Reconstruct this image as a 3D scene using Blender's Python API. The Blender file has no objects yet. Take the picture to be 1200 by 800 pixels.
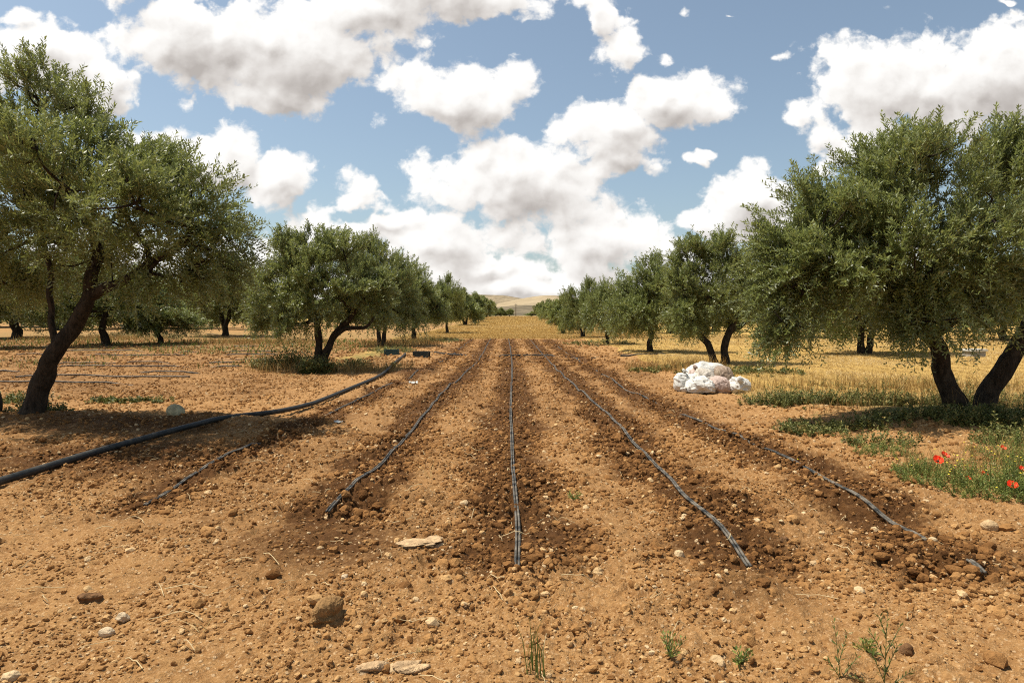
import bpy, math
import numpy as np

# ------------------------------------------------------------------ world / sky
SUN_DIR = (-0.40, 0.07, 0.91)          # towards the sun: high, left and beyond the trees
_n = math.sqrt(sum(c*c for c in SUN_DIR))
SUN_DIR = tuple(c/_n for c in SUN_DIR)
SUN_EL = math.asin(SUN_DIR[2])

# cumulus masses by bearing: (px, py, rx, ry, weight) measured on the horizon-centred tangent plane
CLOUDS = [
    (240, 52, 135, 70, 1), (335, 62, 150, 82, 1), (505, -6, 170, 46, 1), (430, 20, 95, 50, 1), (330, 108, 90, 42, 1), (160, -15, 60, 40, .9),
    (45, 75, 105, 52, .95), (125, 112, 62, 48, .95), (-70, 120, 120, 80, .9), (25, 32, 60, 22, .7),
    (535, 113, 112, 58, 1), (505, 128, 85, 44, .9), (600, 98, 50, 36, .9),
    (690, 12, 42, 44, .8), (728, 55, 48, 36, .8), (775, 72, 30, 20, .55), (782, 118, 84, 42, 1), (716, 160, 84, 46, 1), (610, 212, 145, 58, 1), (725, 196, 85, 24, .85),
    (575, 232, 100, 30, .8), (560, 185, 50, 30, .7),
    (434, 228, 45, 32, .85),
    (332, 216, 50, 42, 1), (240, 190, 85, 50, .95), (160, 180, 60, 45, .7),
    (1060, 102, 135, 72, 1), (1165, 98, 150, 86, 1), (945, 138, 66, 26, .75), (1010, 165, 85, 44, .85), (1290, 120, 120, 90, 1),
    (866, 236, 66, 56, 1), (905, 275, 60, 40, .9), (965, 196, 36, 20, .8), (835, 262, 48, 28, .7),
    (400, 268, 110, 34, .9), (525, 288, 105, 48, .95), (460, 255, 50, 24, .7), (700, 282, 100, 52, 1), (635, 318, 75, 34, .8), (800, 302, 100, 30, .8),
    (600, 340, 480, 32, 1.0), (585, 316, 80, 24, .85), (330, 300, 120, 40, .8), (150, 300, 200, 60, .7), (1000, 300, 200, 60, .7),
    (908, 72, 44, 22, .42), (812, 190, 22, 17, .62), (822, 184, 16, 15, .6), (1160, 2, 26, 10, .5), (800, 28, 20, 14, .3),
    (860, 20, 30, 8, .25),
]

def build_world():
    w = bpy.data.worlds.new("World"); bpy.context.scene.world = w
    w.use_nodes = True
    nt = w.node_tree; nt.nodes.clear()

    # group: cloud density at tangent-plane point P (units of 100 px)
    g = bpy.data.node_groups.new("cloud_density", "ShaderNodeTree")
    g.interface.new_socket("P", in_out='INPUT', socket_type='NodeSocketVector')
    g.interface.new_socket("D", in_out='OUTPUT', socket_type='NodeSocketFloat')
    g.interface.new_socket("S", in_out='OUTPUT', socket_type='NodeSocketFloat')
    g.interface.new_socket("F", in_out='OUTPUT', socket_type='NodeSocketFloat')
    N = g.nodes; Lk = g.links
    gi = N.new("NodeGroupInput"); go = N.new("NodeGroupOutput")
    def math_(op, a, b=None, c=None, clamp=False, nodes=N, links=Lk):
        m = nodes.new("ShaderNodeMath"); m.operation = op; m.use_clamp = clamp
        for i, v in enumerate((a, b, c)):
            if v is None: continue
            if isinstance(v, (int, float)): m.inputs[i].default_value = v
            else: links.new(v, m.inputs[i])
        return m.outputs[0]
    def vec_(op, a, b=None, c=None, scale=None, nodes=N, links=Lk):
        m = nodes.new("ShaderNodeVectorMath"); m.operation = op
        for i, v in enumerate((a, b, c)):
            if v is None: continue
            if isinstance(v, (tuple, list)): m.inputs[i].default_value = v
            else: links.new(v, m.inputs[i])
        if scale is not None:
            if isinstance(scale, (int, float)): m.inputs['Scale'].default_value = scale
            else: links.new(scale, m.inputs['Scale'])
        return m.outputs['Value'] if op in ('LENGTH', 'DOT_PRODUCT') else m.outputs['Vector']
    P = gi.outputs['P']
    sep = N.new("ShaderNodeSeparateXYZ"); Lk.new(P, sep.inputs[0])
    Q = vec_('MULTIPLY', P, (.36, .42, 0))
    def noise(scale, detail, rough, colour=False, off=(0, 0, 0), lac=2.0):
        n = N.new("ShaderNodeTexNoise"); n.noise_dimensions = '2D'
        n.inputs['Scale'].default_value = scale; n.inputs['Detail'].default_value = detail
        n.inputs['Roughness'].default_value = rough; n.inputs['Lacunarity'].default_value = lac
        Lk.new(vec_('ADD', Q, off), n.inputs['Vector'])
        return n.outputs['Color'] if colour else n.outputs[0]
    warp = vec_('SUBTRACT', noise(2.6, 4, .55, True, (3.1, 7.7, 0)), (.5, .5, .5))
    wp = vec_('ADD', P, vec_('MULTIPLY', warp, (.75, .55, 0)))
    F = None
    for (px, py, rx, ry, wt) in CLOUDS:
        cx, cy = (px-600)/100, (370-py)/100
        sx, sy = 100/rx, 100/ry
        v = vec_('MULTIPLY_ADD', wp, (sx, sy, 0), (-cx*sx, -cy*sy, 0))
        l = math_('SUBTRACT', wt+.0, vec_('LENGTH', v))
        F = l if F is None else math_('SMOOTH_MAX', F, l, 0.16)
    fb = noise(3.6, 9, .60, False, (11.3, 2.2, 0))
    fs = noise(3.6, 1.6, .5, False, (11.3, 2.2, 0))
    def billow(detail):
        vo = N.new("ShaderNodeTexVoronoi"); vo.voronoi_dimensions = '2D'; vo.feature = 'SMOOTH_F1'
        vo.inputs['Scale'].default_value = 6.5; vo.inputs['Smoothness'].default_value = .8
        vo.inputs['Detail'].default_value = detail; vo.inputs['Roughness'].default_value = .55
        Lk.new(wq, vo.inputs['Vector'])
        return math_('SUBTRACT', .42, vo.outputs['Distance'])
    wq = vec_('ADD', Q, vec_('SCALE', vec_('SUBTRACT', noise(7, 4, .6, True, (1.1, 5.5, 0)), (.5, .5, .5)), scale=.13))
    d = math_('MULTIPLY_ADD', math_('SUBTRACT', fb, .5), 1.15, F)
    d = math_('MULTIPLY_ADD', billow(3.0), .42, d)
    sm = math_('MULTIPLY_ADD', math_('SUBTRACT', fs, .5), .9, F)
    sm = math_('MULTIPLY_ADD', billow(1.0), .40, sm)
    Lk.new(sm, go.inputs['S'])
    Lk.new(d, go.inputs['D']); Lk.new(F, go.inputs['F'])

    # ---- main tree
    N2 = nt.nodes; L2 = nt.links
    M = lambda *a, **k: math_(*a, nodes=N2, links=L2, **k)
    V = lambda *a, **k: vec_(*a, nodes=N2, links=L2, **k)
    tc = N2.new("ShaderNodeTexCoord")
    s = N2.new("ShaderNodeSeparateXYZ"); L2.new(tc.outputs['Generated'], s.inputs[0])
    ya = M('MAXIMUM', M('ABSOLUTE', s.outputs[1]), .12)
    c = N2.new("ShaderNodeCombineXYZ")
    L2.new(M('MULTIPLY', M('DIVIDE', s.outputs[0], ya), 8), c.inputs[0])
    L2.new(M('MULTIPLY', M('DIVIDE', s.outputs[2], ya), 8), c.inputs[1])
    P0 = c.outputs[0]
    def dens(vec):
        n = N2.new("ShaderNodeGroup"); n.node_tree = g; L2.new(vec, n.inputs[0]); return n.outputs
    O0 = dens(P0)
    O1 = dens(V('ADD', P0, (-.06, .11, 0)))
    O2 = dens(V('ADD', P0, (-.12, .42, 0)))
    D0 = O0['D']
    mr = N2.new("ShaderNodeMapRange"); mr.interpolation_type = 'SMOOTHSTEP'
    L2.new(D0, mr.inputs[0]); mr.inputs[1].default_value = -.07; mr.inputs[2].default_value = .20
    alpha = mr.outputs[0]
    # light reaching this point of the cloud: cloud standing between it and the sun dims it
    thick = M('ADD', M('MULTIPLY', M('MAXIMUM', O1['S'], 0), .35), M('MULTIPLY', M("MAXIMUM", O2["F"], 0), .74))
    lit = M('EXPONENT', M('MULTIPLY', M('MULTIPLY', thick, thick), -1.7))
    relief = M('ADD', M('MULTIPLY', M('SUBTRACT', O0['S'], O1["S"]), .55), M('MULTIPLY', M('SUBTRACT', O0['D'], O1['D']), .24))
    lit = M('ADD', lit, relief, clamp=True)
    ramp = N2.new("ShaderNodeValToRGB"); L2.new(lit, ramp.inputs[0])
    e = ramp.color_ramp.elements
    e[0].position = 0; e[0].color = (.47, .435, .41, 1)
    e[1].position = 1; e[1].color = (1.0, .985, .96, 1)
    x = e.new(.38); x.color = (.68, .645, .615, 1)
    x = e.new(.72); x.color = (.88, .855, .825, 1)

    sky = N2.new("ShaderNodeTexSky"); sky.sky_type = 'NISHITA'; sky.sun_disc = False
    sky.sun_elevation = SUN_EL; sky.sun_rotation = math.atan2(SUN_DIR[0], SUN_DIR[1])
    sky.air_density = 1.0; sky.dust_density = 1.6; sky.ozone_density = .8
    bg1 = N2.new("ShaderNodeBackground"); hs = N2.new('ShaderNodeHueSaturation'); hs.inputs['Saturation'].default_value = .80; L2.new(sky.outputs[0], hs.inputs['Color']); tn = N2.new('ShaderNodeMix'); tn.data_type = 'RGBA'; tn.blend_type = 'MULTIPLY'; tn.inputs[0].default_value = 1; tn.inputs[7].default_value = (.93, 1.01, 1.0, 1); L2.new(hs.outputs[0], tn.inputs[6]); L2.new(tn.outputs[2], bg1.inputs[0]); bg1.inputs[1].default_value = 0.097
    bg2 = N2.new("ShaderNodeBackground"); L2.new(ramp.outputs[0], bg2.inputs[0]); bg2.inputs[1].default_value = 0.80
    mix = N2.new("ShaderNodeMixShader")
    up = N2.new("ShaderNodeMapRange"); L2.new(s.outputs[2], up.inputs[0]); up.inputs[1].default_value = -.02; up.inputs[2].default_value = .0
    L2.new(M('MULTIPLY', alpha, up.outputs[0]), mix.inputs[0]); L2.new(bg1.outputs[0], mix.inputs[1]); L2.new(bg2.outputs[0], mix.inputs[2])
    out = N2.new("ShaderNodeOutputWorld"); L2.new(mix.outputs[0], out.inputs[0])
    try: w.cycles.sampling_method = 'MANUAL'; w.cycles.sample_map_resolution = 512
    except Exception: pass

def build_camera():
    cam = bpy.data.cameras.new("camera"); o = bpy.data.objects.new("camera", cam)
    bpy.context.scene.collection.objects.link(o)
    cam.sensor_width = 36; cam.lens = 24; cam.clip_end = 20000; cam.clip_start = .05
    o.location = (0, 0, 1.5); o.rotation_euler = (math.radians(90)-math.atan(30/800), 0, 0)
    bpy.context.scene.camera = o
def build_sun():
    from mathutils import Vector
    l = bpy.data.lights.new("sun", 'SUN'); l.energy = 5.0; l.angle = math.radians(.53); l.color = (1, .935, .82)
    o = bpy.data.objects.new("sun", l); bpy.context.scene.collection.objects.link(o)
    o.rotation_euler = Vector(SUN_DIR).to_track_quat('Z', 'Y').to_euler(); o.location = (-20, 20, 40)

# ------------------------------------------------------------------ helpers
TAU = 2*math.pi
SC = bpy.context.scene
COL = SC.collection
PITCH = math.atan(30/800)
EYE = 1.5
def ray(px, py):
    u, v = (px-600)/800, (400-py)/800
    cp, sp = math.cos(PITCH), math.sin(PITCH)
    return np.array([u, cp+v*sp, -sp+v*cp])
def at(px, py, z=0.0):
    """point of the level z seen at a pixel of the 1200x800 photograph"""
    d = ray(px, py); t = (z-EYE)/d[2]
    return np.array([d[0]*t, d[1]*t, z])
def on(px, py, Y):
    """point of the vertical plane Y seen at that pixel"""
    d = ray(px, py); t = Y/d[1]
    return np.array([d[0]*t, Y, EYE+d[2]*t])

def hash2(ix, iy, seed):
    h = (ix.astype(np.int64)*374761393 + iy.astype(np.int64)*668265263 + seed*974711) & 0xffffffff
    h = ((h ^ (h >> 13))*1274126177) & 0xffffffff
    return ((h ^ (h >> 16)) & 0xffffff)/float(0xffffff)
def vnoise(x, y, seed=0):
    x = np.asarray(x, float); y = np.asarray(y, float)
    ix, iy = np.floor(x), np.floor(y); fx, fy = x-ix, y-iy
    fx = fx*fx*(3-2*fx); fy = fy*fy*(3-2*fy)
    ix = ix.astype(np.int64); iy = iy.astype(np.int64)
    a = hash2(ix, iy, seed); b = hash2(ix+1, iy, seed); c = hash2(ix, iy+1, seed); d = hash2(ix+1, iy+1, seed)
    return (a*(1-fx)+b*fx)*(1-fy)+(c*(1-fx)+d*fx)*fy
def fbm(x, y, oct=4, seed=0, gain=.5):
    s = 0; a = 1; t = 0
    for i in range(oct):
        s = s+a*vnoise(x*2**i+17.3*i, y*2**i-9.1*i, seed+i); t += a; a *= gain
    return s/t
def sst(a, b, x):
    t = np.clip((x-a)/(b-a), 0, 1); return t*t*(3-2*t)

def mesh_np(name, verts, faces, mat, smooth=False, attrs=None, parent=None, mats=None, midx=None):
    """verts (N,3); faces: (M,k) array or list of such arrays"""
    if not isinstance(faces, list): faces = [faces]
    faces = [np.asarray(f, np.int32) for f in faces if len(f)]
    me = bpy.data.meshes.new(name)
    me.vertices.add(len(verts)); me.vertices.foreach_set("co", np.asarray(verts, np.float32).ravel())
    tot = np.concatenate([np.full(len(f), f.shape[1], np.int32) for f in faces])
    loops = np.concatenate([f.ravel() for f in faces])
    me.loops.add(len(loops)); me.loops.foreach_set("vertex_index", loops)
    me.polygons.add(len(tot))
    me.polygons.foreach_set("loop_start", np.concatenate([[0], np.cumsum(tot)[:-1]]).astype(np.int32))
    me.polygons.foreach_set("loop_total", tot)
    me.polygons.foreach_set("use_smooth", np.full(len(tot), smooth, bool))
    for m in (mats or [mat]): me.materials.append(m)
    if midx is not None: me.polygons.foreach_set("material_index", midx.astype(np.int32))
    for an, (dom, dat) in (attrs or {}).items():
        if dat.ndim == 1:
            a = me.attributes.new(an, 'FLOAT', dom); a.data.foreach_set("value", dat.astype(np.float32))
        else:
            a = me.attributes.new(an, 'FLOAT_COLOR', dom); a.data.foreach_set("color", dat.astype(np.float32).ravel())
    me.update(calc_edges=True); me.validate()
    o = bpy.data.objects.new(name, me); COL.objects.link(o)
    if parent: o.parent = parent
    return o
def tag(o, label=None, cat=None, group=None, kind=None):
    if label: o["label"] = label
    if cat: o["category"] = cat
    if group: o["group"] = group
    if kind: o["kind"] = kind
    return o
def empty(name, loc=(0, 0, 0), rz=0.0):
    o = bpy.data.objects.new(name, None); COL.objects.link(o)
    o.location = tuple(float(c) for c in loc); o.rotation_euler = (0, 0, rz); o.empty_display_size = .2
    return o
def copy_tree(o, parent=None):
    c = o.copy(); COL.objects.link(c)
    if parent: c.parent = parent
    for ch in list(o.children): copy_tree(ch, c)
    return c

def spline(pts, step):
    """Catmull-Rom through pts, resampled about every `step`"""
    p = np.asarray(pts, float); p = np.vstack([2*p[0]-p[1], p, 2*p[-1]-p[-2]])
    out = []
    for i in range(1, len(p)-2):
        n = max(2, int(np.linalg.norm(p[i+1]-p[i])/step)+1)
        t = np.linspace(0, 1, n, endpoint=False)[:, None]
        a, b, c, d = p[i-1], p[i], p[i+1], p[i+2]
        out.append(.5*((2*b)+(-a+c)*t+(2*a-5*b+4*c-d)*t*t+(-a+3*b-3*c+d)*t**3))
    out.append(p[-2][None]); return np.vstack(out)
def tube(path, rad, sides=8, cap=True, wob=0.0, rng=None, base=0):
    """returns verts, quad faces, (cap fans as tris)"""
    path = np.asarray(path, float); n = len(path)
    rad = np.broadcast_to(np.asarray(rad, float), (n,))
    tg = np.gradient(path, axis=0); tg /= np.linalg.norm(tg, axis=1)[:, None]+1e-9
    ref = np.array([0, 0, 1.]) if abs(tg[:, 2]).mean() < .7 else np.array([1., 0, 0])
    s = np.cross(tg, ref); s /= np.linalg.norm(s, axis=1)[:, None]+1e-9
    u = np.cross(s, tg)
    a = np.arange(sides)/sides*TAU
    r = rad[:, None]*np.ones((1, sides))
    if wob and rng is not None:
        w = rng.normal(0, 1, (n, sides))
        w = (w+np.roll(w, 1, 0)+np.roll(w, -1, 0)+np.roll(w, 1, 1))/2
        r = r*(1+wob*w)
    v = path[:, None, :]+r[..., None]*(np.cos(a)[None, :, None]*s[:, None, :]+np.sin(a)[None, :, None]*u[:, None, :])
    i = np.arange(n-1)[:, None]*sides; j = np.arange(sides)[None]; k = (j+1) % sides
    q = np.stack([i+j, i+k, i+sides+k, i+sides+j], -1).reshape(-1, 4)
    v = v.reshape(-1, 3)
    t = np.zeros((0, 3), int)
    if cap:
        v = np.vstack([v, path[0], path[-1]]); c0, c1 = n*sides, n*sides+1
        jj = np.arange(sides); kk = (jj+1) % sides
        t = np.vstack([np.stack([np.full(sides, c0), kk, jj], -1), np.stack([np.full(sides, c1), (n-1)*sides+jj, (n-1)*sides+kk], -1)])
    return v, q+base, t+base
class Buf:
    """collects pieces of ONE part"""
    def __init__(s): s.v = []; s.q = []; s.t = []; s.n = 0
    def add(s, v, q=None, t=None):
        s.v.append(np.asarray(v, float))
        if q is not None and len(q): s.q.append(np.asarray(q)+s.n)
        if t is not None and len(t): s.t.append(np.asarray(t)+s.n)
        s.n += len(v)
    def tube(s, *a, **k): s.add(*tube(*a, **k))
    def box(s, c, d, rz=0.0):
        x, y, z = np.array(d)/2
        v = np.array([[-x,-y,-z],[x,-y,-z],[x,y,-z],[-x,y,-z],[-x,-y,z],[x,-y,z],[x,y,z],[-x,y,z]])
        ca, sa = math.cos(rz), math.sin(rz)
        v = v @ np.array([[ca, sa, 0], [-sa, ca, 0], [0, 0, 1]])+np.array(c)
        s.add(v, np.array([[0,3,2,1],[4,5,6,7],[0,1,5,4],[1,2,6,5],[2,3,7,6],[3,0,4,7]]))
    def build(s, name, mat, parent=None, smooth=False, attrs=None, **k):
        f = ([np.vstack(s.q)] if s.q else [])+([np.vstack(s.t)] if s.t else [])
        return mesh_np(name, np.vstack(s.v), f, mat, smooth, attrs, parent, **k)
def icos(sub):
    t = (1+5**.5)/2
    v = [(-1,t,0),(1,t,0),(-1,-t,0),(1,-t,0),(0,-1,t),(0,1,t),(0,-1,-t),(0,1,-t),(t,0,-1),(t,0,1),(-t,0,-1),(-t,0,1)]
    f = [(0,11,5),(0,5,1),(0,1,7),(0,7,10),(0,10,11),(1,5,9),(5,11,4),(11,10,2),(10,7,6),(7,1,8),(3,9,4),(3,4,2),(3,2,6),(3,6,8),(3,8,9),(4,9,5),(2,4,11),(6,2,10),(8,6,7),(9,8,1)]
    v = [np.array(p)/np.linalg.norm(p) for p in v]
    for _ in range(sub):
        c = {}; nf = []
        def mid(a, b):
            k = (min(a, b), max(a, b))
            if k not in c:
                m = v[a]+v[b]; v.append(m/np.linalg.norm(m)); c[k] = len(v)-1
            return c[k]
        for a, b, d in f:
            x, y, z = mid(a, b), mid(b, d), mid(d, a)
            nf += [(a,x,z),(b,y,x),(d,z,y),(x,y,z)]
        f = nf
    return np.array(v), np.array(f)
def norm(a): return a/(np.linalg.norm(a, axis=-1, keepdims=True)+1e-9)

# ------------------------------------------------------------------ materials
def mat(name):
    m = bpy.data.materials.new(name); m.use_nodes = True
    nt = m.node_tree; b = nt.nodes["Principled BSDF"]
    return m, nt, b
def nmix(nt, fac, a, b):
    n = nt.nodes.new("ShaderNodeMix"); n.data_type = 'RGBA'
    for s, v in ((0, fac), (6, a), (7, b)):
        if hasattr(v, 'is_linked'): nt.links.new(v, n.inputs[s])
        elif isinstance(v, (int, float)): n.inputs[s].default_value = v
        else: n.inputs[s].default_value = (*v, 1) if len(v) == 3 else v
    return n.outputs[2]
def nnoise(nt, scale, detail=4, rough=.55, vec=None, out=0):
    n = nt.nodes.new("ShaderNodeTexNoise"); n.inputs['Scale'].default_value = scale
    n.inputs['Detail'].default_value = detail; n.inputs['Roughness'].default_value = rough
    if vec is not None: nt.links.new(vec, n.inputs['Vector'])
    return n.outputs[out]
def nrange(nt, v, a, b, c=0., d=1.):
    n = nt.nodes.new("ShaderNodeMapRange"); nt.links.new(v, n.inputs[0])
    for i, x in enumerate((a, b, c, d)): n.inputs[i+1].default_value = x
    return n.outputs[0]
def nmath(nt, op, a, b=None, clamp=False):
    n = nt.nodes.new("ShaderNodeMath"); n.operation = op; n.use_clamp = clamp
    for i, v in enumerate((a, b)):
        if v is None: continue
        if isinstance(v, (int, float)): n.inputs[i].default_value = v
        else: nt.links.new(v, n.inputs[i])
    return n.outputs[0]
def nattr(nt, name):
    n = nt.nodes.new("ShaderNodeAttribute"); n.attribute_name = name; return n
def npos(nt):
    return nt.nodes.new("ShaderNodeNewGeometry").outputs['Position']
def nobj(nt):
    return nt.nodes.new("ShaderNodeTexCoord").outputs['Object']
def nbump(nt, b, h, strength, dist):
    n = nt.nodes.new("ShaderNodeBump"); n.inputs['Strength'].default_value = strength; n.inputs['Distance'].default_value = dist
    nt.links.new(h, n.inputs['Height']); nt.links.new(n.outputs[0], b.inputs['Normal'])
def simple(name, col, rough=.6, spec=.4, var=.25, scale=20, bump=0, bscale=60, bdist=.01):
    m, nt, b = mat(name); p = nobj(nt)
    n = nnoise(nt, scale, 4, .6, p)
    lo = tuple(c*(1-var) for c in col); hi = tuple(min(1, c*(1+var)) for c in col)
    nt.links.new(nmix(nt, nrange(nt, n, .3, .7), lo, hi), b.inputs['Base Color'])
    b.inputs['Roughness'].default_value = rough; b.inputs['Specular IOR Level'].default_value = spec
    if bump: nbump(nt, b, nnoise(nt, bscale, 5, .6, p), bump, bdist)
    return m

SOIL_L = (.405, .222, .085); SOIL_L2 = (.250, .122, .042); SOIL_D = (.125, .056, .018); SOIL_D2 = (.058, .025, .0080)
STRAW = (.50, .325, .098); STRAW2 = (.36, .225, .064)
def m_ground():
    m, nt, b = mat("ground"); p = npos(nt)
    z = nattr(nt, "zone"); sp = nt.nodes.new("ShaderNodeSeparateColor"); nt.links.new(z.outputs['Color'], sp.inputs[0])
    dark, straw, green = sp.outputs[0], sp.outputs[1], sp.outputs[2]
    n1 = nnoise(nt, 1.3, 5, .6, p); n2 = nnoise(nt, 14, 6, .65, p); n3 = nnoise(nt, 70, 5, .7, p)
    light = nmix(nt, nrange(nt, n2, .35, .65), SOIL_L2, SOIL_L)
    light = nmix(nt, nrange(nt, n3, .52, .70), light, (.58, .37, .185))
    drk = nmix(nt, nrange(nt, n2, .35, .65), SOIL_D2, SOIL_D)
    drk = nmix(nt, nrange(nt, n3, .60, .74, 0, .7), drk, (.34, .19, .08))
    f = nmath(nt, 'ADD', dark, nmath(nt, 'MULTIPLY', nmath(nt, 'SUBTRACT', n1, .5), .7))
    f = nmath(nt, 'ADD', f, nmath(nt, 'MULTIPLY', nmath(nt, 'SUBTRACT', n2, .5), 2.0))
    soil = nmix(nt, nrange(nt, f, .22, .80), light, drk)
    # pale pebbles pressed into the surface
    vo = nt.nodes.new("ShaderNodeTexVoronoi"); vo.inputs['Scale'].default_value = 42; nt.links.new(p, vo.inputs['Vector'])
    cs = nt.nodes.new("ShaderNodeSeparateColor"); nt.links.new(vo.outputs['Color'], cs.inputs[0])
    peb = nmath(nt, 'MULTIPLY', nrange(nt, vo.outputs['Distance'], .42, .30), nrange(nt, cs.outputs[0], .84, .88))
    soil = nmix(nt, nmath(nt, 'MULTIPLY', peb, .8), soil, (.55, .37, .20))
    # golden stubble field
    mp = nt.nodes.new("ShaderNodeMapping"); nt.links.new(p, mp.inputs[0]); mp.inputs['Scale'].default_value = (.55, .16, 1)
    s1 = nnoise(nt, 1.0, 6, .65, mp.outputs[0]); s2 = nnoise(nt, 24, 4, .7, p)
    fld = nmix(nt, nrange(nt, s1, .3, .7), STRAW2, STRAW)
    fld = nmix(nt, nrange(nt, s2, .5, .75, 0, .6), fld, (.62, .43, .17))
    fld = nmix(nt, nrange(nt, s2, .46, .3, 0, .6), fld, (.20, .11, .035))
    g2 = nnoise(nt, .8, 5, .6, p)
    fs = nmath(nt, 'ADD', straw, nmath(nt, 'MULTIPLY', nmath(nt, 'SUBTRACT', g2, .5), .8))
    c = nmix(nt, nrange(nt, fs, .42, .58), soil, fld)
    grn = nmix(nt, nrange(nt, s2, .35, .65), (.075, .085, .025), (.17, .165, .055))
    fg = nmath(nt, 'ADD', green, nmath(nt, 'MULTIPLY', nmath(nt, 'SUBTRACT', nnoise(nt, 3, 5, .65, p), .5), 1.2))
    c = nmix(nt, nrange(nt, fg, .40, .75), c, grn)
    nt.links.new(c, b.inputs['Base Color']); b.inputs['Roughness'].default_value = .95; b.inputs['Specular IOR Level'].default_value = .12
    h = nmath(nt, 'ADD', nmath(nt, 'MULTIPLY', n2, .6), nmath(nt, 'MULTIPLY', n3, .35))
    h = nmath(nt, 'ADD', h, nmath(nt, 'MULTIPLY', peb, .12))
    nbump(nt, b, h, 1.0, .045)
    return m
def m_clod():
    m, nt, b = mat("soil_clod"); p = npos(nt); t = nattr(nt, "tint").outputs['Fac']
    r = nt.nodes.new("ShaderNodeValToRGB"); nt.links.new(t, r.inputs[0]); e = r.color_ramp.elements
    e[0].position = 0; e[0].color = (*SOIL_D2, 1); e[1].position = 1; e[1].color = (.60, .45, .27, 1)
    for q, c in ((.3, SOIL_D), (.55, SOIL_L2), (.78, SOIL_L), (.88, (.54, .35, .165))):
        x = e.new(q); x.color = (*c, 1)
    n = nnoise(nt, 55, 5, .65, p)
    mul = nt.nodes.new("ShaderNodeMix"); mul.data_type = 'RGBA'; mul.blend_type = 'MULTIPLY'; mul.inputs[0].default_value = 1
    nt.links.new(r.outputs[0], mul.inputs[6])
    nt.links.new(nmix(nt, nrange(nt, n, .3, .7), (.72, .70, .66), (1.18, 1.15, 1.1)), mul.inputs[7])
    nt.links.new(mul.outputs[2], b.inputs['Base Color']); b.inputs['Roughness'].default_value = .95; b.inputs['Specular IOR Level'].default_value = .12
    nbump(nt, b, nnoise(nt, 90, 5, .7, p), .8, .012)
    return m
def m_stone(name, col, var=.3, scale=14):
    return simple(name, col, .85, .2, var, scale, .7, 40, .02)
def m_leaf(name, c0, c1, c2, back, trans=.22, rough=.42, spec=.45):
    """c0 darkest .. c2 palest leaf, back = pale underside"""
    m, nt, b = mat(name); t = nattr(nt, "tint").outputs['Fac']
    r = nt.nodes.new("ShaderNodeValToRGB"); nt.links.new(t, r.inputs[0]); e = r.color_ramp.elements
    e[0].position = 0; e[0].color = (*c0, 1); e[1].position = 1; e[1].color = (*c2, 1)
    x = e.new(.55); x.color = (*c1, 1)
    bf = nt.nodes.new("ShaderNodeNewGeometry").outputs['Backfacing']
    col = nmix(nt, nmath(nt, 'MULTIPLY', bf, .75), r.outputs[0], back)
    nt.links.new(col, b.inputs['Base Color']); b.inputs['Roughness'].default_value = rough; b.inputs['Specular IOR Level'].default_value = spec
    tr = nt.nodes.new("ShaderNodeBsdfTranslucent"); nt.links.new(nmix(nt, .5, r.outputs[0], (.26, .28, .07)), tr.inputs[0])
    mx = nt.nodes.new("ShaderNodeMixShader"); mx.inputs[0].default_value = trans
    nt.links.new(b.outputs[0], mx.inputs[1]); nt.links.new(tr.outputs[0], mx.inputs[2])
    nt.links.new(mx.outputs[0], nt.nodes['Material Output'].inputs[0])
    return m
def m_bark():
    m, nt, b = mat("olive_bark"); p = nobj(nt)
    mp = nt.nodes.new("ShaderNodeMapping"); nt.links.new(p, mp.inputs[0]); mp.inputs['Scale'].default_value = (1, 1, .3)
    n = nnoise(nt, 22, 6, .65, mp.outputs[0]); n2 = nnoise(nt, 5, 4, .6, p)
    c = nmix(nt, nrange(nt, n, .35, .65), (.016, .012, .008), (.062, .046, .031))
    c = nmix(nt, nrange(nt, n2, .55, .75, 0, .6), c, (.10, .082, .06))
    nt.links.new(c, b.inputs['Base Color']); b.inputs['Roughness'].default_value = .9; b.inputs['Specular IOR Level'].default_value = .15
    nbump(nt, b, n, 1.0, .05)
    return m
def m_pe(name, dust):
    m, nt, b = mat(name); p = npos(nt)
    n = nnoise(nt, 9, 5, .65, p)
    c = nmix(nt, nrange(nt, n, .4, .68), (.016, .018, .018), dust)
    nt.links.new(c, b.inputs['Base Color']); b.inputs['Specular IOR Level'].default_value = .25
    nt.links.new(nrange(nt, n, .35, .7, .48, .7), b.inputs['Roughness'])
    return m
def m_cloth(name, col, dirt=(.38, .27, .16), amt=.5):
    m, nt, b = mat(name); p = nobj(nt)
    n = nnoise(nt, 5, 5, .6, p)
    c = nmix(nt, nrange(nt, n, .52, .75, 0, amt), col, dirt)
    nt.links.new(c, b.inputs['Base Color']); b.inputs['Roughness'].default_value = .55; b.inputs['Specular IOR Level'].default_value = .35
    wv = nnoise(nt, 26, 4, .6, p); nbump(nt, b, wv, .5, .02)
    return m
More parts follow.
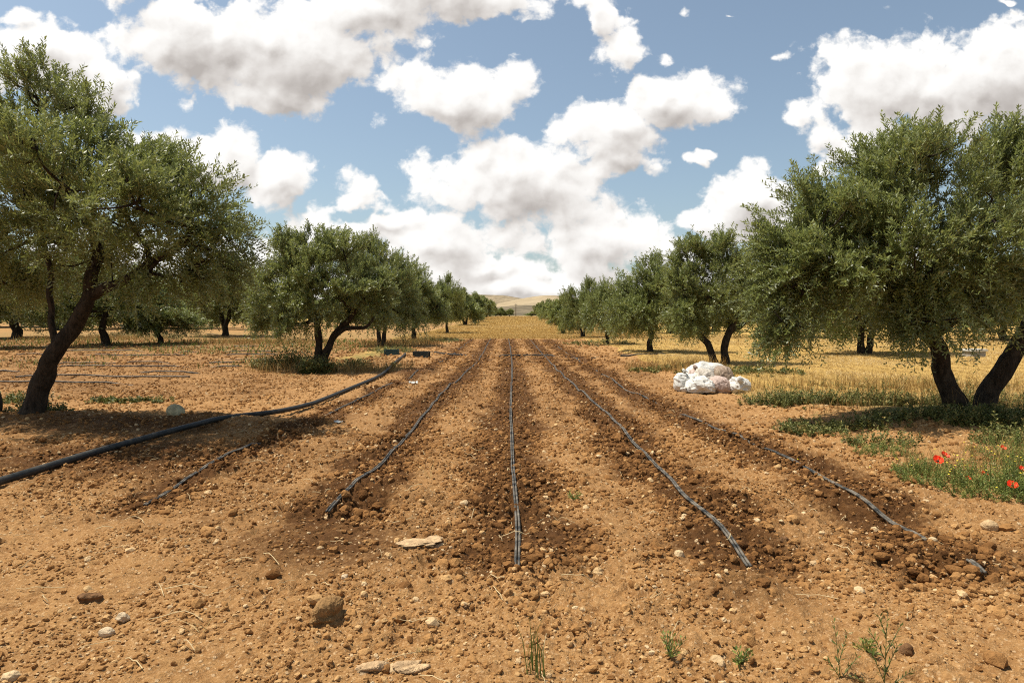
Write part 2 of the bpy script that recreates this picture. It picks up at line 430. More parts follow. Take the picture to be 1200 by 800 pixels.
def m_hill():
    m, nt, b = mat("dry_hills"); p = npos(nt); z = nattr(nt, "zone"); sp = nt.nodes.new("ShaderNodeSeparateColor"); nt.links.new(z.outputs['Color'], sp.inputs[0])
    n = nnoise(nt, .012, 7, .65, p); n2 = nnoise(nt, .05, 5, .7, p)
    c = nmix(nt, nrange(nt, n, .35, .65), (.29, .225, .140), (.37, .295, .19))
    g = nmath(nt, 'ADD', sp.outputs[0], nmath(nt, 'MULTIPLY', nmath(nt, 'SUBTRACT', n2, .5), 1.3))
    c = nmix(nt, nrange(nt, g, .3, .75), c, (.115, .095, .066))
    c = nmix(nt, nrange(nt, nmath(nt, 'ADD', sp.outputs[1], nmath(nt, 'SUBTRACT', n, .5)), .4, .7), c, (.55, .41, .22))
    nt.links.new(c, b.inputs['Base Color']); b.inputs['Roughness'].default_value = 1; b.inputs['Specular IOR Level'].default_value = 0
    return m
def m_tint(name, stops, rough=.7, trans=0., spec=.25):
    m, nt, b = mat(name); t = nattr(nt, "tint").outputs['Fac']
    r = nt.nodes.new("ShaderNodeValToRGB"); nt.links.new(t, r.inputs[0]); e = r.color_ramp.elements
    e[0].position = stops[0][0]; e[0].color = (*stops[0][1], 1); e[1].position = stops[-1][0]; e[1].color = (*stops[-1][1], 1)
    for q, c in stops[1:-1]: x = e.new(q); x.color = (*c, 1)
    nt.links.new(r.outputs[0], b.inputs['Base Color']); b.inputs['Roughness'].default_value = rough; b.inputs['Specular IOR Level'].default_value = spec
    if trans:
        tr = nt.nodes.new("ShaderNodeBsdfTranslucent"); nt.links.new(r.outputs[0], tr.inputs[0])
        mx = nt.nodes.new("ShaderNodeMixShader"); mx.inputs[0].default_value = trans
        nt.links.new(b.outputs[0], mx.inputs[1]); nt.links.new(tr.outputs[0], mx.inputs[2])
        nt.links.new(mx.outputs[0], nt.nodes['Material Output'].inputs[0])
    return m
MT = {}
def build_materials():
    MT['ground'] = m_ground(); MT['clod'] = m_clod(); MT['bark'] = m_bark(); MT['hill'] = m_hill()
    MT['leaf'] = m_leaf("olive_leaf", (.078, .094, .022), (.172, .206, .050), (.31, .345, .130), (.34, .37, .205), .40, .42, .45)
    MT['drip'] = m_pe("drip_tube_plastic", (.20, .17, .13)); MT['hose'] = m_pe("black_hose_plastic", (.055, .05, .042))
    MT['weed'] = m_tint("weed_leaf", [(0, (.042, .050, .012)), (.45, (.100, .112, .026)), (.75, (.18, .18, .05)), (1, (.40, .28, .095))], .6, .2)
    MT['green'] = m_tint("fresh_weed_leaf", [(0, (.060, .082, .018)), (.5, (.125, .165, .035)), (.85, (.24, .26, .06)), (1, (.42, .32, .10))], .55, .25)
    MT['straw'] = m_tint("dry_grass", [(0, (.17, .10, .034)), (.4, (.34, .21, .064)), (.75, (.43, .285, .098)), (1, (.56, .43, .22))], .8, .2)
    MT['poppy'] = simple("poppy_petal", (.85, .045, .010), .5, .25, .12, 60)
    MT['poppyc'] = simple("poppy_heart", (.02, .018, .015), .7, .2)
    MT['yellow'] = simple("yellow_blossom", (.70, .55, .05), .6, .2)

# ------------------------------------------------------------------ ground
LINES = {   # irrigation lines traced on the ground, near end first
 'c': [(606, 667), (606.7, 623), (603, 580), (600.7, 540), (599.5, 500), (598.6, 477), (599.5, 420), (596, 397)],
 'l1': [(384, 610), (405, 588), (428, 560), (452, 540), (478, 508), (505, 477), (529, 451), (544, 438), (563.5, 417), (575, 397)],
 'r1': [(878, 667), (847, 628), (800, 582), (784, 560), (760, 537), (742, 519), (717, 492), (687, 466), (665, 446), (640, 419), (622, 399)],
 'r2': [(1152, 684), (1125, 660), (1093, 639), (1043, 617), (1000, 588), (957, 558), (900, 531), (850, 508), (812, 490), (770, 473), (740, 460), (715, 445), (677, 421), (650, 404)],
 'l2': [(170, 589), (190, 577), (240, 548), (285, 527), (326, 512), (360, 496), (400, 477), (436, 462), (460, 450), (478, 444), (514, 426), (532, 414), (554, 397)],
}
LXY = {k: np.array([at(*p)[:2] for p in v]) for k, v in LINES.items()}
def line_x(k, y):
    p = LXY[k]; o = np.argsort(p[:, 1]); return np.interp(y, p[o, 1], p[o, 0])
TREE_L = at(33, 497)[:2]; TREE_R = at(1138, 497)[:2]
MOUND = at(485, 438)[:2]
def strip_at(x, y):
    s = np.zeros_like(x)
    for k in LXY:
        w = .40 if k != 'l2' else .26
        y0 = LXY[k][:, 1].min()
        d = x-line_x(k, y)+(fbm(x*1.7, y*1.7, 3, 8)-.5)*.5+(fbm(y*.9, y*0+{'c': 1.7, 'l1': 3.1, 'r1': 4.9, 'r2': 6.3, 'l2': 8.2}[k], 3, 5)-.5)*.22
        s = np.maximum(s, np.exp(-(d/w)**2)*sst(y0-.7, y0+.2, y))
    return s*sst(45, 43, y)
def zones(x, y):
    """dark soil with painted tree shade, stubble, green (0..1 each)"""
    n = (fbm(x*.35, y*.35, 4, 3)-.5)
    plot = sst(45.5+n*3, 43.5+n*3, y)
    strip = strip_at(x, y)
    dark = strip*1.35*sst(3.4, 4.2, y)
    dark = np.maximum(dark, (.36+.7*(fbm(x*1.3, y*.5, 4, 14)-.5))*sst(3.6, 5.5, y)*sst(46, 43, y)*sst(4.0, 3.2, np.abs(x-.2)))
    lp = sst(-6, -8.5, x)*sst(12.5, 14, y)*sst(36, 30, y)
    fur = .5+.5*np.cos((y-.0165*(-x)*0+(fbm(x*.3, y*0, 2, 99)-.5)*.5-14.7)/1.5*TAU)
    dark = np.maximum(dark, .42*lp*fur**2)
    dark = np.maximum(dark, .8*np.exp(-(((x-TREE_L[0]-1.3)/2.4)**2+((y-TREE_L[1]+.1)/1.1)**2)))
    dark = np.maximum(dark, .95*np.exp(-(((x+4.2)/2.4)**2+((y-7.3)/1.3)**2)))  # leaning tree's shade towards the hose, painted in as darker soil
    dark = np.maximum(dark, (.30+.5*(fbm(x*.8, y*.8, 3, 12)-.35))*sst(-3.6, -5, x)*sst(11, 13, y)*sst(44, 38, y))
    e1 = at(330, 640)[:2]; dark = np.maximum(dark, .85*np.exp(-(((x-e1[0]-.25)/.75)**2+((y-e1[1]-.1)/.75)**2)))
    for (ex, ey, er) in ((606, 640, .42), (850, 640, .5), (1090, 645, .55), (395, 600, .5)):
        q = at(ex, ey)[:2]; dark = np.maximum(dark, 1.1*np.exp(-(((x-q[0])/er)**2+((y-q[1])/(er*.8))**2)))
    e2 = at(870, 690)[:2]; dark = np.maximum(dark, .6*np.exp(-(((x-e2[0])/.45)**2+((y-e2[1])/.4)**2)))
    dark = np.maximum(dark, .9*np.exp(-(((x-MOUND[0])/.8)**2+((y-MOUND[1])/1.2)**2)))
    # right stubble beyond the weedy verge
    right = sst(4.1, 5.0, x+n*1.2)*sst(10.5, 12.5, y+n*2)
    far = sst(43.6, 45.0, y+n*1.5)*(1-.66*sst(-6, -9, x)*sst(150, 95, y))
    leftfar = sst(-4, -7, x)*sst(37, 50, y+n*8)*.30
    rowl = np.exp(-((x+5.6)/1.4)**2)*sst(21, 24, y)*.55
    straw = np.clip(np.maximum.reduce([right, far, leftfar, rowl]), 0, 1)
    green = .55*np.exp(-((x+5.3)/1.5)**2)*sst(15, 18, y)*sst(60, 40, y)
    green = np.maximum(green, .50*sst(-4.5, -8, x)*sst(22, 30, y)*sst(95, 55, y))
    green = np.maximum(green, .42*sst(-4, -8, x)*sst(40, 60, y)*sst(260, 140, y))
    green = np.maximum(green, .40*np.exp(-((x-6.2)/1.6)**2)*sst(13, 17, y)*sst(70, 40, y))
    green = np.maximum(green, .78*np.exp(-(((x-6.6)/2.6)**2+((y-9.8)/1.6)**2)))
    green = np.maximum(green, .5*np.exp(-(((x-4.7)/.9)**2+((y-6.4)/.9)**2)))
    return np.clip(dark, 0, 1.15), straw, green, strip
def macro(x, y):
    z = 1.3*sst(60, 200, y)
    z = z+.10*(fbm(x*.22, y*.22, 3, 21)-.5)*sst(2, 6, y)*sst(120, 50, y)
    near = sst(60, 30, y)
    z = z+.05*(fbm(x*.9, y*.9, 3, 22)-.5)*near
    z = z+.16*np.exp(-(((x-TREE_L[0])/1.1)**2+((y-TREE_L[1])/.9)**2))+.10*np.exp(-(((x-TREE_L[0]-2.4)/.8)**2+((y-TREE_L[1]-.35)/.35)**2))
    z = z+.12*np.exp(-(((x-TREE_R[0])/1.6)**2+((y-TREE_R[1])/1.0)**2))
    z = z+.13*np.exp(-(((x-MOUND[0])/.45)**2+((y-MOUND[1])/.8)**2))
    z = z+.06*sst(4.1, 4.8, x)*sst(5, 8, y)*sst(60, 40, y)
    return z
def height(x, y, fine=True):
    x = np.asarray(x, float); y = np.asarray(y, float)
    z = macro(x, y)
    s = strip_at(x, y)
    z = z-.035*s*np.exp(-((np.abs(x) < 99)*0.0))
    if fine:
        dist = np.sqrt(x*x+y*y); m = sst(70, 20, dist)
        b = np.abs(fbm(x*6, y*6, 3, 31)-.5)*2
        r = .55+.9*sst(.35, .65, fbm(x*1.1, y*1.1, 2, 33))
        z = z+m*r*(.022+.072*s)*(.5-b)+m*r*.030*(fbm(x*15, y*15, 3, 41)-.5)*(1+1.3*s)
        c1 = 1-np.abs(vnoise(x*24, y*24, 52)*2-1)
        z = z+sst(24, 10, dist)*r*.022*(c1-.5)*(1+.8*s)
        z = z+sst(12, 6, dist)*.013*(vnoise(x*52, y*52, 51)-.5)*(1+.6*s)
        lp = sst(-6, -8.5, x)*sst(12.5, 14, y)*sst(36, 30, y)
        z = z+lp*.045*np.cos((y-14.7)/1.5*TAU)
        # wheel-like shallow ruts along the bare lanes
        z = z+.012*m*np.sin(x*9+fbm(x, y*.4, 2, 61)*5)*sst(60, 10, y)
    return z
def hz(x, y, fine=False):
    return float(height(np.array([x], float), np.array([y], float), fine)[0])
def axis_y():
    ys = [2.2]
    while ys[-1] < 7000:
        d = ys[-1]; st = .0125 if d < 5 else .0125*(d/5)**1.5 if d < 60 else .52*(d/60)**2
        ys.append(d+st)
    back = [2.2-.05]
    while back[-1] > -60: back.append(back[-1]-.05-(2.2-back[-1])*.12)
    return np.array(back[::-1]+ys)
def axis_x():
    xs = [0.]
    while xs[-1] < 6000:
        d = xs[-1]; st = .0145 if d < 3.6 else .0145*(d/3.6)**1.15 if d < 30 else .165*(d/30)**1.9
        xs.append(d+st)
    xs = np.array(xs); return np.concatenate([-xs[:0:-1], xs])
def build_ground():
    X, Y = axis_x(), axis_y()
    x, y = np.meshgrid(X, Y); nx, ny = len(X), len(Y)
    x = x.ravel(); y = y.ravel()
    z = height(x, y)
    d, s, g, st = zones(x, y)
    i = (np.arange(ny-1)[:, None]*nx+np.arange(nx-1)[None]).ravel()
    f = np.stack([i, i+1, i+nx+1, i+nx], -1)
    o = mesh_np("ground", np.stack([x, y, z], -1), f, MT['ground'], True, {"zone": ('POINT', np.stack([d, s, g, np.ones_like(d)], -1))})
    tag(o, kind="structure")
    # hills along the horizon
    def hills(name, d0, d1, ridge, dark, pale, step, rough):
        gx = np.arange(-d0*1.15, d0*1.15+1, step); gy = np.linspace(d0, d1, 70)
        a, b = np.meshgrid(gx, gy); a = a.ravel(); b = b.ravel()
        dm = (d0+d1)/2; rp = np.array(ridge, float)
        X = (rp[:, 0]-598)/800*dm; Z = (370-rp[:, 1])/800*dm
        sh = a+(fbm(b/dm*6, a/dm*3, 3, 77)-.5)*dm*.03
        h = np.interp(sh, X, Z)
        # round the profile off
        k = dm*.006; h = (h+np.interp(sh-k, X, Z)+np.interp(sh+k, X, Z)+np.interp(sh-2*k, X, Z)+np.interp(sh+2*k, X, Z))/5
        dd = (b-dm)/(d1-d0)*2+(fbm(a/dm*8, b*0, 3, 78)-.5)*.5
        e = np.clip(1-np.abs(dd)**1.6, 0, 1)
        gully = np.abs(fbm(a/dm*26+fbm(a/dm*9, b/dm*9, 2, 80)*2, b/dm*12, 4, 79)-.5)*2
        h = h*e*(1-rough*.30*(1-e)*2*gully)-rough*h.max()*.06*(1-gully)*e*(1-e)*2
        n2 = len(gx); i = (np.arange(69)[:, None]*n2+np.arange(n2-1)[None]).ravel()
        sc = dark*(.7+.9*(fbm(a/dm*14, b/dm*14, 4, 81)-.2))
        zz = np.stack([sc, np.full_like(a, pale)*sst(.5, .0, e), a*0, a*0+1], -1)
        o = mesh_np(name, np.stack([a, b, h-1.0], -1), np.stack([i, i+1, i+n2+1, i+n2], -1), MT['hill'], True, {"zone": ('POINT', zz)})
        tag(o, kind="structure")
    hills("foothill", 700, 1300, [(-400, 363), (100, 362), (480, 361), (560, 359.5), (590, 357), (612, 355), (640, 357), (700, 358.5), (900, 361), (1600, 363)], .85, .55, 8, .6)  # cloud shadow on this band painted in as darker scrub colour
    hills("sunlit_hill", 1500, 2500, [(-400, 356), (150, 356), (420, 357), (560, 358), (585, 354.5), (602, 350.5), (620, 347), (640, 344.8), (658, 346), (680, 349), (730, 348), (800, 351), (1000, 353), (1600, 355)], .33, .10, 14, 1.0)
    hills("far_hill", 2700, 4200, [(-400, 355), (300, 354), (420, 351), (500, 348), (540, 345.5), (562, 344.3), (574, 345.6), (586, 344.6), (598, 347), (615, 350), (640, 351), (760, 352), (1000, 354), (1600, 355)], .62, 0, 22, 1.0)

def scatter_lumps(name, P, S, tint, sub, rng, flat=.7, sink=.25):
    bv, bf = icos(sub); k = len(bv); n = len(P)
    V = [];
    nv = 10
    vars_ = []
    for i in range(nv):
        w = rng.normal(0, 1, 3*6).reshape(6, 3)
        r = 1+.22*sum(np.sin(bv@w[j]*(1.2+.5*j)+rng.uniform(0, 6)) for j in range(4))/2+rng.normal(0, .10, k)
        vars_.append(bv*r[:, None]*np.array([1, rng.uniform(.65, .95), rng.uniform(.5, .85)])*np.array([1, 1, flat/.7]))
    vars_ = np.array(vars_)
    idx = rng.integers(0, nv, n); a = rng.uniform(0, TAU, n); ca, sa = np.cos(a)[:, None], np.sin(a)[:, None]
    B = vars_[idx]
    tl = rng.normal(0, .35, (n, 1))
    Bz = B[..., 2]*np.cos(tl)+B[..., 0]*np.sin(tl); Bx = B[..., 0]*np.cos(tl)-B[..., 2]*np.sin(tl)
    v = np.stack([Bx*ca-B[..., 1]*sa, Bx*sa+B[..., 1]*ca, Bz], -1)*S[:, None, None]+P[:, None, :]
    v[..., 2] += (S*(.5-sink)*.6)[:, None]
    f = (np.arange(n)[:, None, None]*k+bf[None]).reshape(-1, 3)
    o = mesh_np(name, v.reshape(-1, 3), f, MT['clod'], sub > 0 and False, {"tint": ('FACE', np.repeat(np.clip(tint, 0, 1), len(bf)))})
    return o
def build_clods():
    rng = np.random.default_rng(5)
    def cand(n, d0, d1, pw=1.0, xl=None):
        d = (rng.uniform(0, 1, n)*(d1**pw-d0**pw)+d0**pw)**(1/pw)
        hw = .80*d+.3
        x = rng.uniform(-1, 1, n)*hw; return x, d
    def place(n, d0, d1, s0, s1, sub, name, pw, stripw, exp=2.2):
        x, y = cand(n, d0, d1, pw)
        dk, st, gr, sp = zones(x, y)
        keep = rng.uniform(0, 1, n) < (1-stripw)+stripw*np.clip(sp*1.4+.3*dk+.05, 0, 1)
        clump = fbm(x*2.2, y*2.2, 3, 88)
        keep |= (x < -4) & (y > 11) & (rng.uniform(0, 1, n) < .55)
        keep &= rng.uniform(0, 1, n) < sst(.30, .62, clump)*.9+.1
        keep &= (st < .5) & (gr < .55)
        for kk in ('c', 'l1', 'r1'): keep &= ~((np.abs(x-line_x(kk, y)) < .035) & (y > LXY[kk][:, 1].min()))
        x, y, dk, sp = x[keep], y[keep], dk[keep], sp[keep]
        u = rng.uniform(0, 1, len(x)); s = s0*(1-u*(1-(s0/s1)**exp))**(-1/exp)
        z = height(x, y)
        dk = np.clip(dk, 0, 1); t = rng.normal(.70, .10, len(x))*(1-.85*dk)+rng.normal(.36, .15, len(x))*dk*.85
        pale = rng.uniform(0, 1, len(x)) < .10*(1-.6*sp)
        t = np.where(pale & (s < .035), rng.uniform(.84, 1, len(x)), np.minimum(t, .84))
        return tag(scatter_lumps(name, np.stack([x, y, z], -1), s, t, sub, rng), kind="stuff")
    place(62000, 2.5, 7.0, .005, .019, 1, "soil_crumbs", 1.25, .25, 2.0)
    place(30000, 2.5, 9, .013, .046, 1, "soil_clods", 1.4, .955, 2.6)
    place(130000, 6, 22, .013, .050, 0, "distant_soil_clods", 1.2, .72, 2.3)
    place(60000, 20, 44, .030, .080, 0, "far_soil_clods", 1.3, .6, 2.4)

# ------------------------------------------------------------------ plants: leaves on shoots, blades
def leaves(S, D, L, npair, ll, lw, rng, droop=.2, ang=(35, 65), tint_base=None, stems=0.0):
    """S start, D direction, L length of each shoot -> verts, quads, tint per face"""
    n = len(S)
    t = np.linspace(.12, 1, npair)
    t = np.repeat(t, 2)[None]+rng.uniform(-.02, .02, (n, npair*2))
    side = np.tile([0, 1], npair)[None]
    pos = S[:, None]+D[:, None]*(L[:, None]*t)[..., None]
    pos[..., 2] -= droop*L[:, None]*t*t
    ref = norm(rng.normal(0, 1, (n, 3))); p1 = norm(np.cross(D, ref)); p2 = np.cross(D, p1)
    phi = (np.repeat(np.arange(npair), 2)*1.65)[None]+side*math.pi+rng.uniform(-.5, .5, t.shape)
    perp = p1[:, None]*np.cos(phi)[..., None]+p2[:, None]*np.sin(phi)[..., None]
    a = np.radians(rng.uniform(*ang, t.shape))[..., None]
    ld = norm(D[:, None]*np.cos(a)+perp*np.sin(a)+np.array([0, 0, .10]))
    ln = ll*rng.uniform(.65, 1.2, t.shape)*(1-.35*np.clip(t-.6, 0, 1))
    # leaf blades tend to face the sky
    nrm = norm(perp*-.3+D[:, None]*.6+np.array([0, 0, .5])+rng.normal(0, .6, ld.shape))
    sd = norm(np.cross(ld, nrm))
    w = lw*rng.uniform(.75, 1.2, t.shape)
    v0 = pos; tip = pos+ld*ln[..., None]
    mid = pos+ld*(ln*.5)[..., None]
    v = np.stack([v0, mid+sd*(w/2)[..., None], tip, mid-sd*(w/2)[..., None]], 2).reshape(-1, 3)
    m = len(v)//4
    f = np.arange(m*4).reshape(-1, 4)
    tb = (tint_base if tint_base is not None else np.full(n, .5))
    tint = np.clip(tb[:, None]+rng.normal(0, .16, t.shape), 0, 1).ravel()
    if stems:
        e = S+D*L[:, None]; e[:, 2] -= droop*L
        sdv = norm(np.cross(D, rng.normal(0, 1, D.shape)))*stems
        sv = np.stack([S-sdv, S+sdv, e+sdv*.4, e-sdv*.4], 1).reshape(-1, 3)
        f = np.vstack([f, np.arange(n*4).reshape(-1, 4)+len(v)])
        v = np.vstack([v, sv]); tint = np.concatenate([tint, np.clip(tb, 0, 1)*.7])
    return v, f, tint
def blades(P, h, w, lean, rng):
    n = len(P); a = rng.uniform(0, TAU, n); b = rng.uniform(0, TAU, n)
    s = np.stack([np.cos(a), np.sin(a), 0*a], -1)*(w/2)[:, None]
    l = np.stack([np.cos(b), np.sin(b), 0*b], -1)*(lean*h)[:, None]
    up = np.array([0, 0, 1.])*h[:, None]
    m = P+up*.6+l*.35; e = P+up+l
    v = np.stack([P-s, P+s, m+s*.75, m-s*.75, e+s*.15, e-s*.15], 1).reshape(-1, 3)
    k = np.arange(n)[:, None]*6
    return v, np.vstack([k+np.array([[0, 1, 2, 3]]), k+np.array([[3, 2, 4, 5]])])

# ------------------------------------------------------------------ olive trees
def olive(name, base, limbs, lumps, rng, n_clump, n_shoot, npair, ll, lw, shoot=(.22, .48), clump_r=.30, branch=True, droop_low=True, sides=10, wander=1.0):
    """limbs: list of (points rel. to base, radii); lumps: list of (centre rel., radii). Returns the thing's Empty."""
    root = empty(name, base)
    tb = Buf(); skel = []
    for pts, rad in limbs:
        p = spline(pts, .10 if branch else .3); r = np.interp(np.linspace(0, 1, len(p)), np.linspace(0, 1, len(rad)), rad)
        p = p+wander*np.stack([vnoise(np.arange(len(p))*.35, np.zeros(len(p)), rng.integers(999))-.5 for _ in range(3)], -1)*.07*np.minimum(1, np.arange(len(p))/4)[:, None]
        fl = np.exp(-np.arange(len(p))*.35)*.35*(pts[0][2] < .05)
        tb.tube(p, r*(1+fl), sides, wob=.07, rng=rng); skel += [(q, rr) for q, rr in zip(p, r)]
    sk = np.array([s[0] for s in skel]); sr = np.array([s[1] for s in skel])
    cen = np.array([c for c, r in lumps], float); rad = np.array([r for c, r in lumps], float)
    allc = cen.mean(0)
    # secondary limbs into every lump of the crown
    sec = []
    for c, r in zip(cen, rad):
        d = np.linalg.norm(sk-c, axis=1)+np.where(sk[:, 2] < .45*sk[:, 2].max(), .8, 0); j = d.argmin()
        a = sk[j]; mid = (a+c)/2+np.array([*rng.normal(0, .12, 2), -.08]); e = c+np.array([*(r[:2]*rng.uniform(-.2, .4, 2)*np.sign(c[:2]-allc[:2])), r[2]*.45])
        p = spline([a, mid, c*.9+a*.1, e], .2); rr = np.linspace(min(sr[j]*.7, .065), .012, len(p))
        tb.tube(p, rr, 6, cap=False); sec.append(p)
    sk2 = np.vstack([sk[len(sk)//3:]]+sec)
    vol = (rad[:, 0]*rad[:, 1]*rad[:, 2])**.62; cnt = np.maximum(3, (n_clump*vol/vol.sum()).astype(int))
    C = []; O = []
    for c, r, k in zip(cen, rad, cnt):
        d = norm(rng.normal(0, 1, (k, 3))); q = rng.uniform(0, 1, (k, 1))**.45
        d[:, 2] = np.where(d[:, 2] < -.75, -d[:, 2], d[:, 2])
        C.append(c+d*q*r*.88); O.append(d)
    C = np.vstack(C); O = np.vstack(O)
    C[:, 2] = np.maximum(C[:, 2], .35)
    if branch:
        for c in C[::2 if len(C) > 150 else 1]:
            j = np.linalg.norm(sk2-c, axis=1).argmin(); a = sk2[j]
            if np.linalg.norm(a-c) > .15:
                p = np.array([a, a*.55+c*.45+np.array([0, 0, -.05])+rng.normal(0, .06, 3), c])
                tb.tube(spline(p, .25), np.linspace(.018, .006, len(spline(p, .25))), 4, cap=False)
    tr = tb.build("trunk", MT['bark'], root, True)
    n = len(C)*n_shoot
    ci = np.repeat(np.arange(len(C)), n_shoot)
    cr = clump_r*rng.uniform(.6, 1.25, len(C))
    off = norm(rng.normal(0, 1, (n, 3)))*(rng.uniform(0, 1, (n, 1))**.5)*cr[ci][:, None]
    S = C[ci]+off*np.array([1, 1, .85])
    out = norm(S-allc)
    low = sst(.5, .1, (S[:, 2]-C[:, 2].min())/(np.ptp(C[:, 2])+1e-6))
    D = norm(out*.55+O[ci]*.35+off/(cr[ci][:, None]+1e-6)*.5+np.array([0, 0, 1.])*(.75-1.0*low[:, None]*droop_low)+rng.normal(0, .35, (n, 3)))
    L = rng.uniform(*shoot, n); ld_ = rng.uniform(0, 1, n) < .16; L = np.where(ld_, L*1.45, L)
    D = norm(D+np.where(ld_ & (S[:, 2] > allc[2]), .9, 0)[:, None]*np.array([0, 0, 1.]))
    S = S-D*(L*.35)[:, None]
    tintb = rng.uniform(.20, .72, len(C))[ci]+rng.normal(0, .07, n)
    v, f, t = leaves(S, D, L, npair, ll, lw, rng, .22, tint_base=tintb, stems=.004 if ll < .1 else .0)
    v[:, 2] = np.maximum(v[:, 2], .08)
    mesh_np("crown", v, f, MT['leaf'], False, {"tint": ('FACE', t)}, root)
    return root
def rel(base, pts): return [np.asarray(p, float)-np.asarray(base) for p in pts]
TL = "olive trees planted in rows"
def build_trees():
    rng = np.random.default_rng(11)
    # --- the big leaning tree at the left edge
    Y = 9.7; b = np.array([*at(35, 497)[:2], 0.]); Y = b[1]; b[2] = hz(b[0], b[1])-.04
    s = Y/800
    P = lambda px, py, dy=0: on(px, py, Y+dy)-b
    lump = lambda px, py, rx, rz, dy=0, ry=1.3: (on(px, py, Y+dy)-b, (rx*s, ry, rz*s))
    limbs = [([(0, 0, -.1), P(40, 470), P(52, 435), P(75, 398), P(100, 358), P(108, 320), P(112, 290, .1), P(108, 240, .3)], [.16, .125, .118, .112, .098, .08, .065, .04]),
             ([P(66, 404), P(61, 375, .05), P(60, 330, .1), P(45, 270, .1), P(30, 200, .2)], [.05, .042, .036, .03, .02]),
             ([P(104, 345), P(118, 342), P(160, 318, -.2), P(205, 290, -.3), P(235, 260, -.3)], [.10, .065, .055, .045, .03]),
             ([P(-12, 512, .3), P(-6, 470, .3), P(-30, 420, .4), P(-60, 350, .5), P(-70, 280, .5)], [.12, .10, .09, .08, .05])]
    lumps = [lump(48, 118, 62, 52, .1, .8), lump(95, 195, 75, 60, 0, 1.1), lump(30, 215, 75, 80, .2), lump(150, 255, 75, 75, -.2), lump(45, 190, 55, 48, -1.3, 1.0), lump(150, 235, 50, 45, -1.3, .9), lump(228, 248, 58, 62, -.2, 1.0), lump(200, 215, 40, 48, .3, .8),
             lump(255, 290, 42, 52, .2, .8), lump(70, 280, 80, 65, .4), lump(-10, 300, 70, 75, .2), lump(215, 325, 70, 42, 0, 1.0), lump(-100, 230, 95, 110, .1), lump(100, 135, 28, 32, .1, .5), lump(-40, 150, 70, 55, .1, 1),
             lump(10, 330, 50, 30, .6, .8), lump(180, 200, 30, 36, 0, .6)]
    t = olive("olive_tree", b, limbs, lumps, rng, 390, 13, 13, .076, .0205, clump_r=.27)
    tag(t, "large leaning olive tree with forked dark trunk at the left edge, nearest the black hose", "tree", TL)
    # --- the big twin-trunk tree at the right edge
    b = np.array([*at(1138, 497)[:2], 0.]); Y = b[1]; b[2] = hz(b[0], b[1])-.04; s = Y/800
    limbs = [([P(1131, 500), P(1118, 465), P(1104, 432), P(1096, 408), P(1078, 370), P(1050, 320), P(1030, 270)], [.16, .135, .118, .10, .08, .055, .035]),
             ([P(1150, 498, -.05), P(1162, 460, -.05), P(1180, 425, -.1), P(1203, 385, -.1), P(1225, 330, 0), P(1230, 270, 0)], [.15, .13, .118, .105, .08, .05]),
             ([P(1090, 395), P(1120, 370, .2), P(1140, 320, .3), P(1150, 250, .3)], [.08, .065, .05, .03]),
             ([P(1060, 345), P(1010, 330, -.2), P(960, 325, -.3), P(925, 335, -.3)], [.06, .045, .035, .02])]
    lumps = [lump(1075, 212, 80, 62, 0, 1.2), lump(1178, 212, 56, 54, .1, 1.0), lump(1030, 202, 44, 40, .1, .75), lump(1078, 182, 34, 36, .1, .55), lump(985, 262, 62, 52, 0, 1.0), lump(950, 240, 36, 36, .1, .6), lump(918, 290, 34, 42, -.1, .7),
             lump(935, 345, 46, 60, -.2, .8), lump(925, 392, 36, 30, -.2, .55), lump(905, 330, 28, 44, -.1, .6), lump(965, 300, 50, 50, -.2, .9), lump(1000, 330, 36, 36, -.4, .7), lump(1045, 285, 85, 58, -.2, 1.2), lump(1150, 290, 75, 66, -.4, 1.2), lump(1115, 345, 60, 40, -.5, .9), lump(1078, 385, 26, 30, -.55, .45), lump(1068, 350, 40, 36, -.2, .8),
             lump(1205, 335, 60, 38, -.3, .9), lump(1265, 260, 90, 105, 0, 1.3), lump(1245, 215, 60, 50, .2, .9), lump(1015, 318, 46, 34, .4, .8), lump(1180, 172, 24, 28, .1, .45), lump(1250, 175, 40, 40, .1, .8)]
    t = olive("olive_tree", b, limbs, lumps, rng, 520, 13, 13, .076, .0205, clump_r=.28)
    tag(t, "large dense olive tree on two dark trunks at the right edge, above the poppies", "tree", TL)
    # --- second tree of the left row
    b = np.array([*at(372, 434)[:2], 0.]); Y = b[1]; b[2] = hz(b[0], b[1])-.04; s = Y/800
    limbs = [([P(371, 436), P(374, 412), P(373, 385), P(366, 360), P(360, 330)], [.12, .105, .09, .07, .04]),
             ([P(377, 436), P(384, 412), P(393, 392), P(410, 374), P(425, 350)], [.12, .105, .09, .065, .04]),
             ([P(390, 396), P(405, 386, -.2), P(428, 382, -.3), P(445, 365, -.3)], [.065, .055, .045, .03])]
    lumps = [lump(345, 310, 32, 40, 0, 1.1), lump(378, 296, 36, 30, .2, 1.1), lump(405, 308, 34, 34, 0, 1.0), lump(432, 335, 26, 40, -.2, .9), lump(318, 345, 28, 44, -.1, .9), lump(352, 350, 36, 34, -.5, .9), lump(395, 345, 36, 32, -.6, .9), lump(310, 375, 20, 20, 0, .6), lump(336, 285, 18, 20, 0, .6), lump(440, 372, 18, 22, 0, .5), lump(340, 378, 26, 20, -.5, .7), lump(405, 372, 24, 20, .5, .7), lump(365, 325, 40, 36, -.6, .9), lump(302, 350, 18, 30, .2, .6), lump(448, 350, 16, 30, .1, .6)]
    L2 = olive("olive_tree", b, limbs, lumps, rng, 250, 15, 9, .095, .030, (.2, .42), .30)
    tag(L2, "silvery olive tree forking low above a tuft of weeds, second of the left row", "tree", TL)
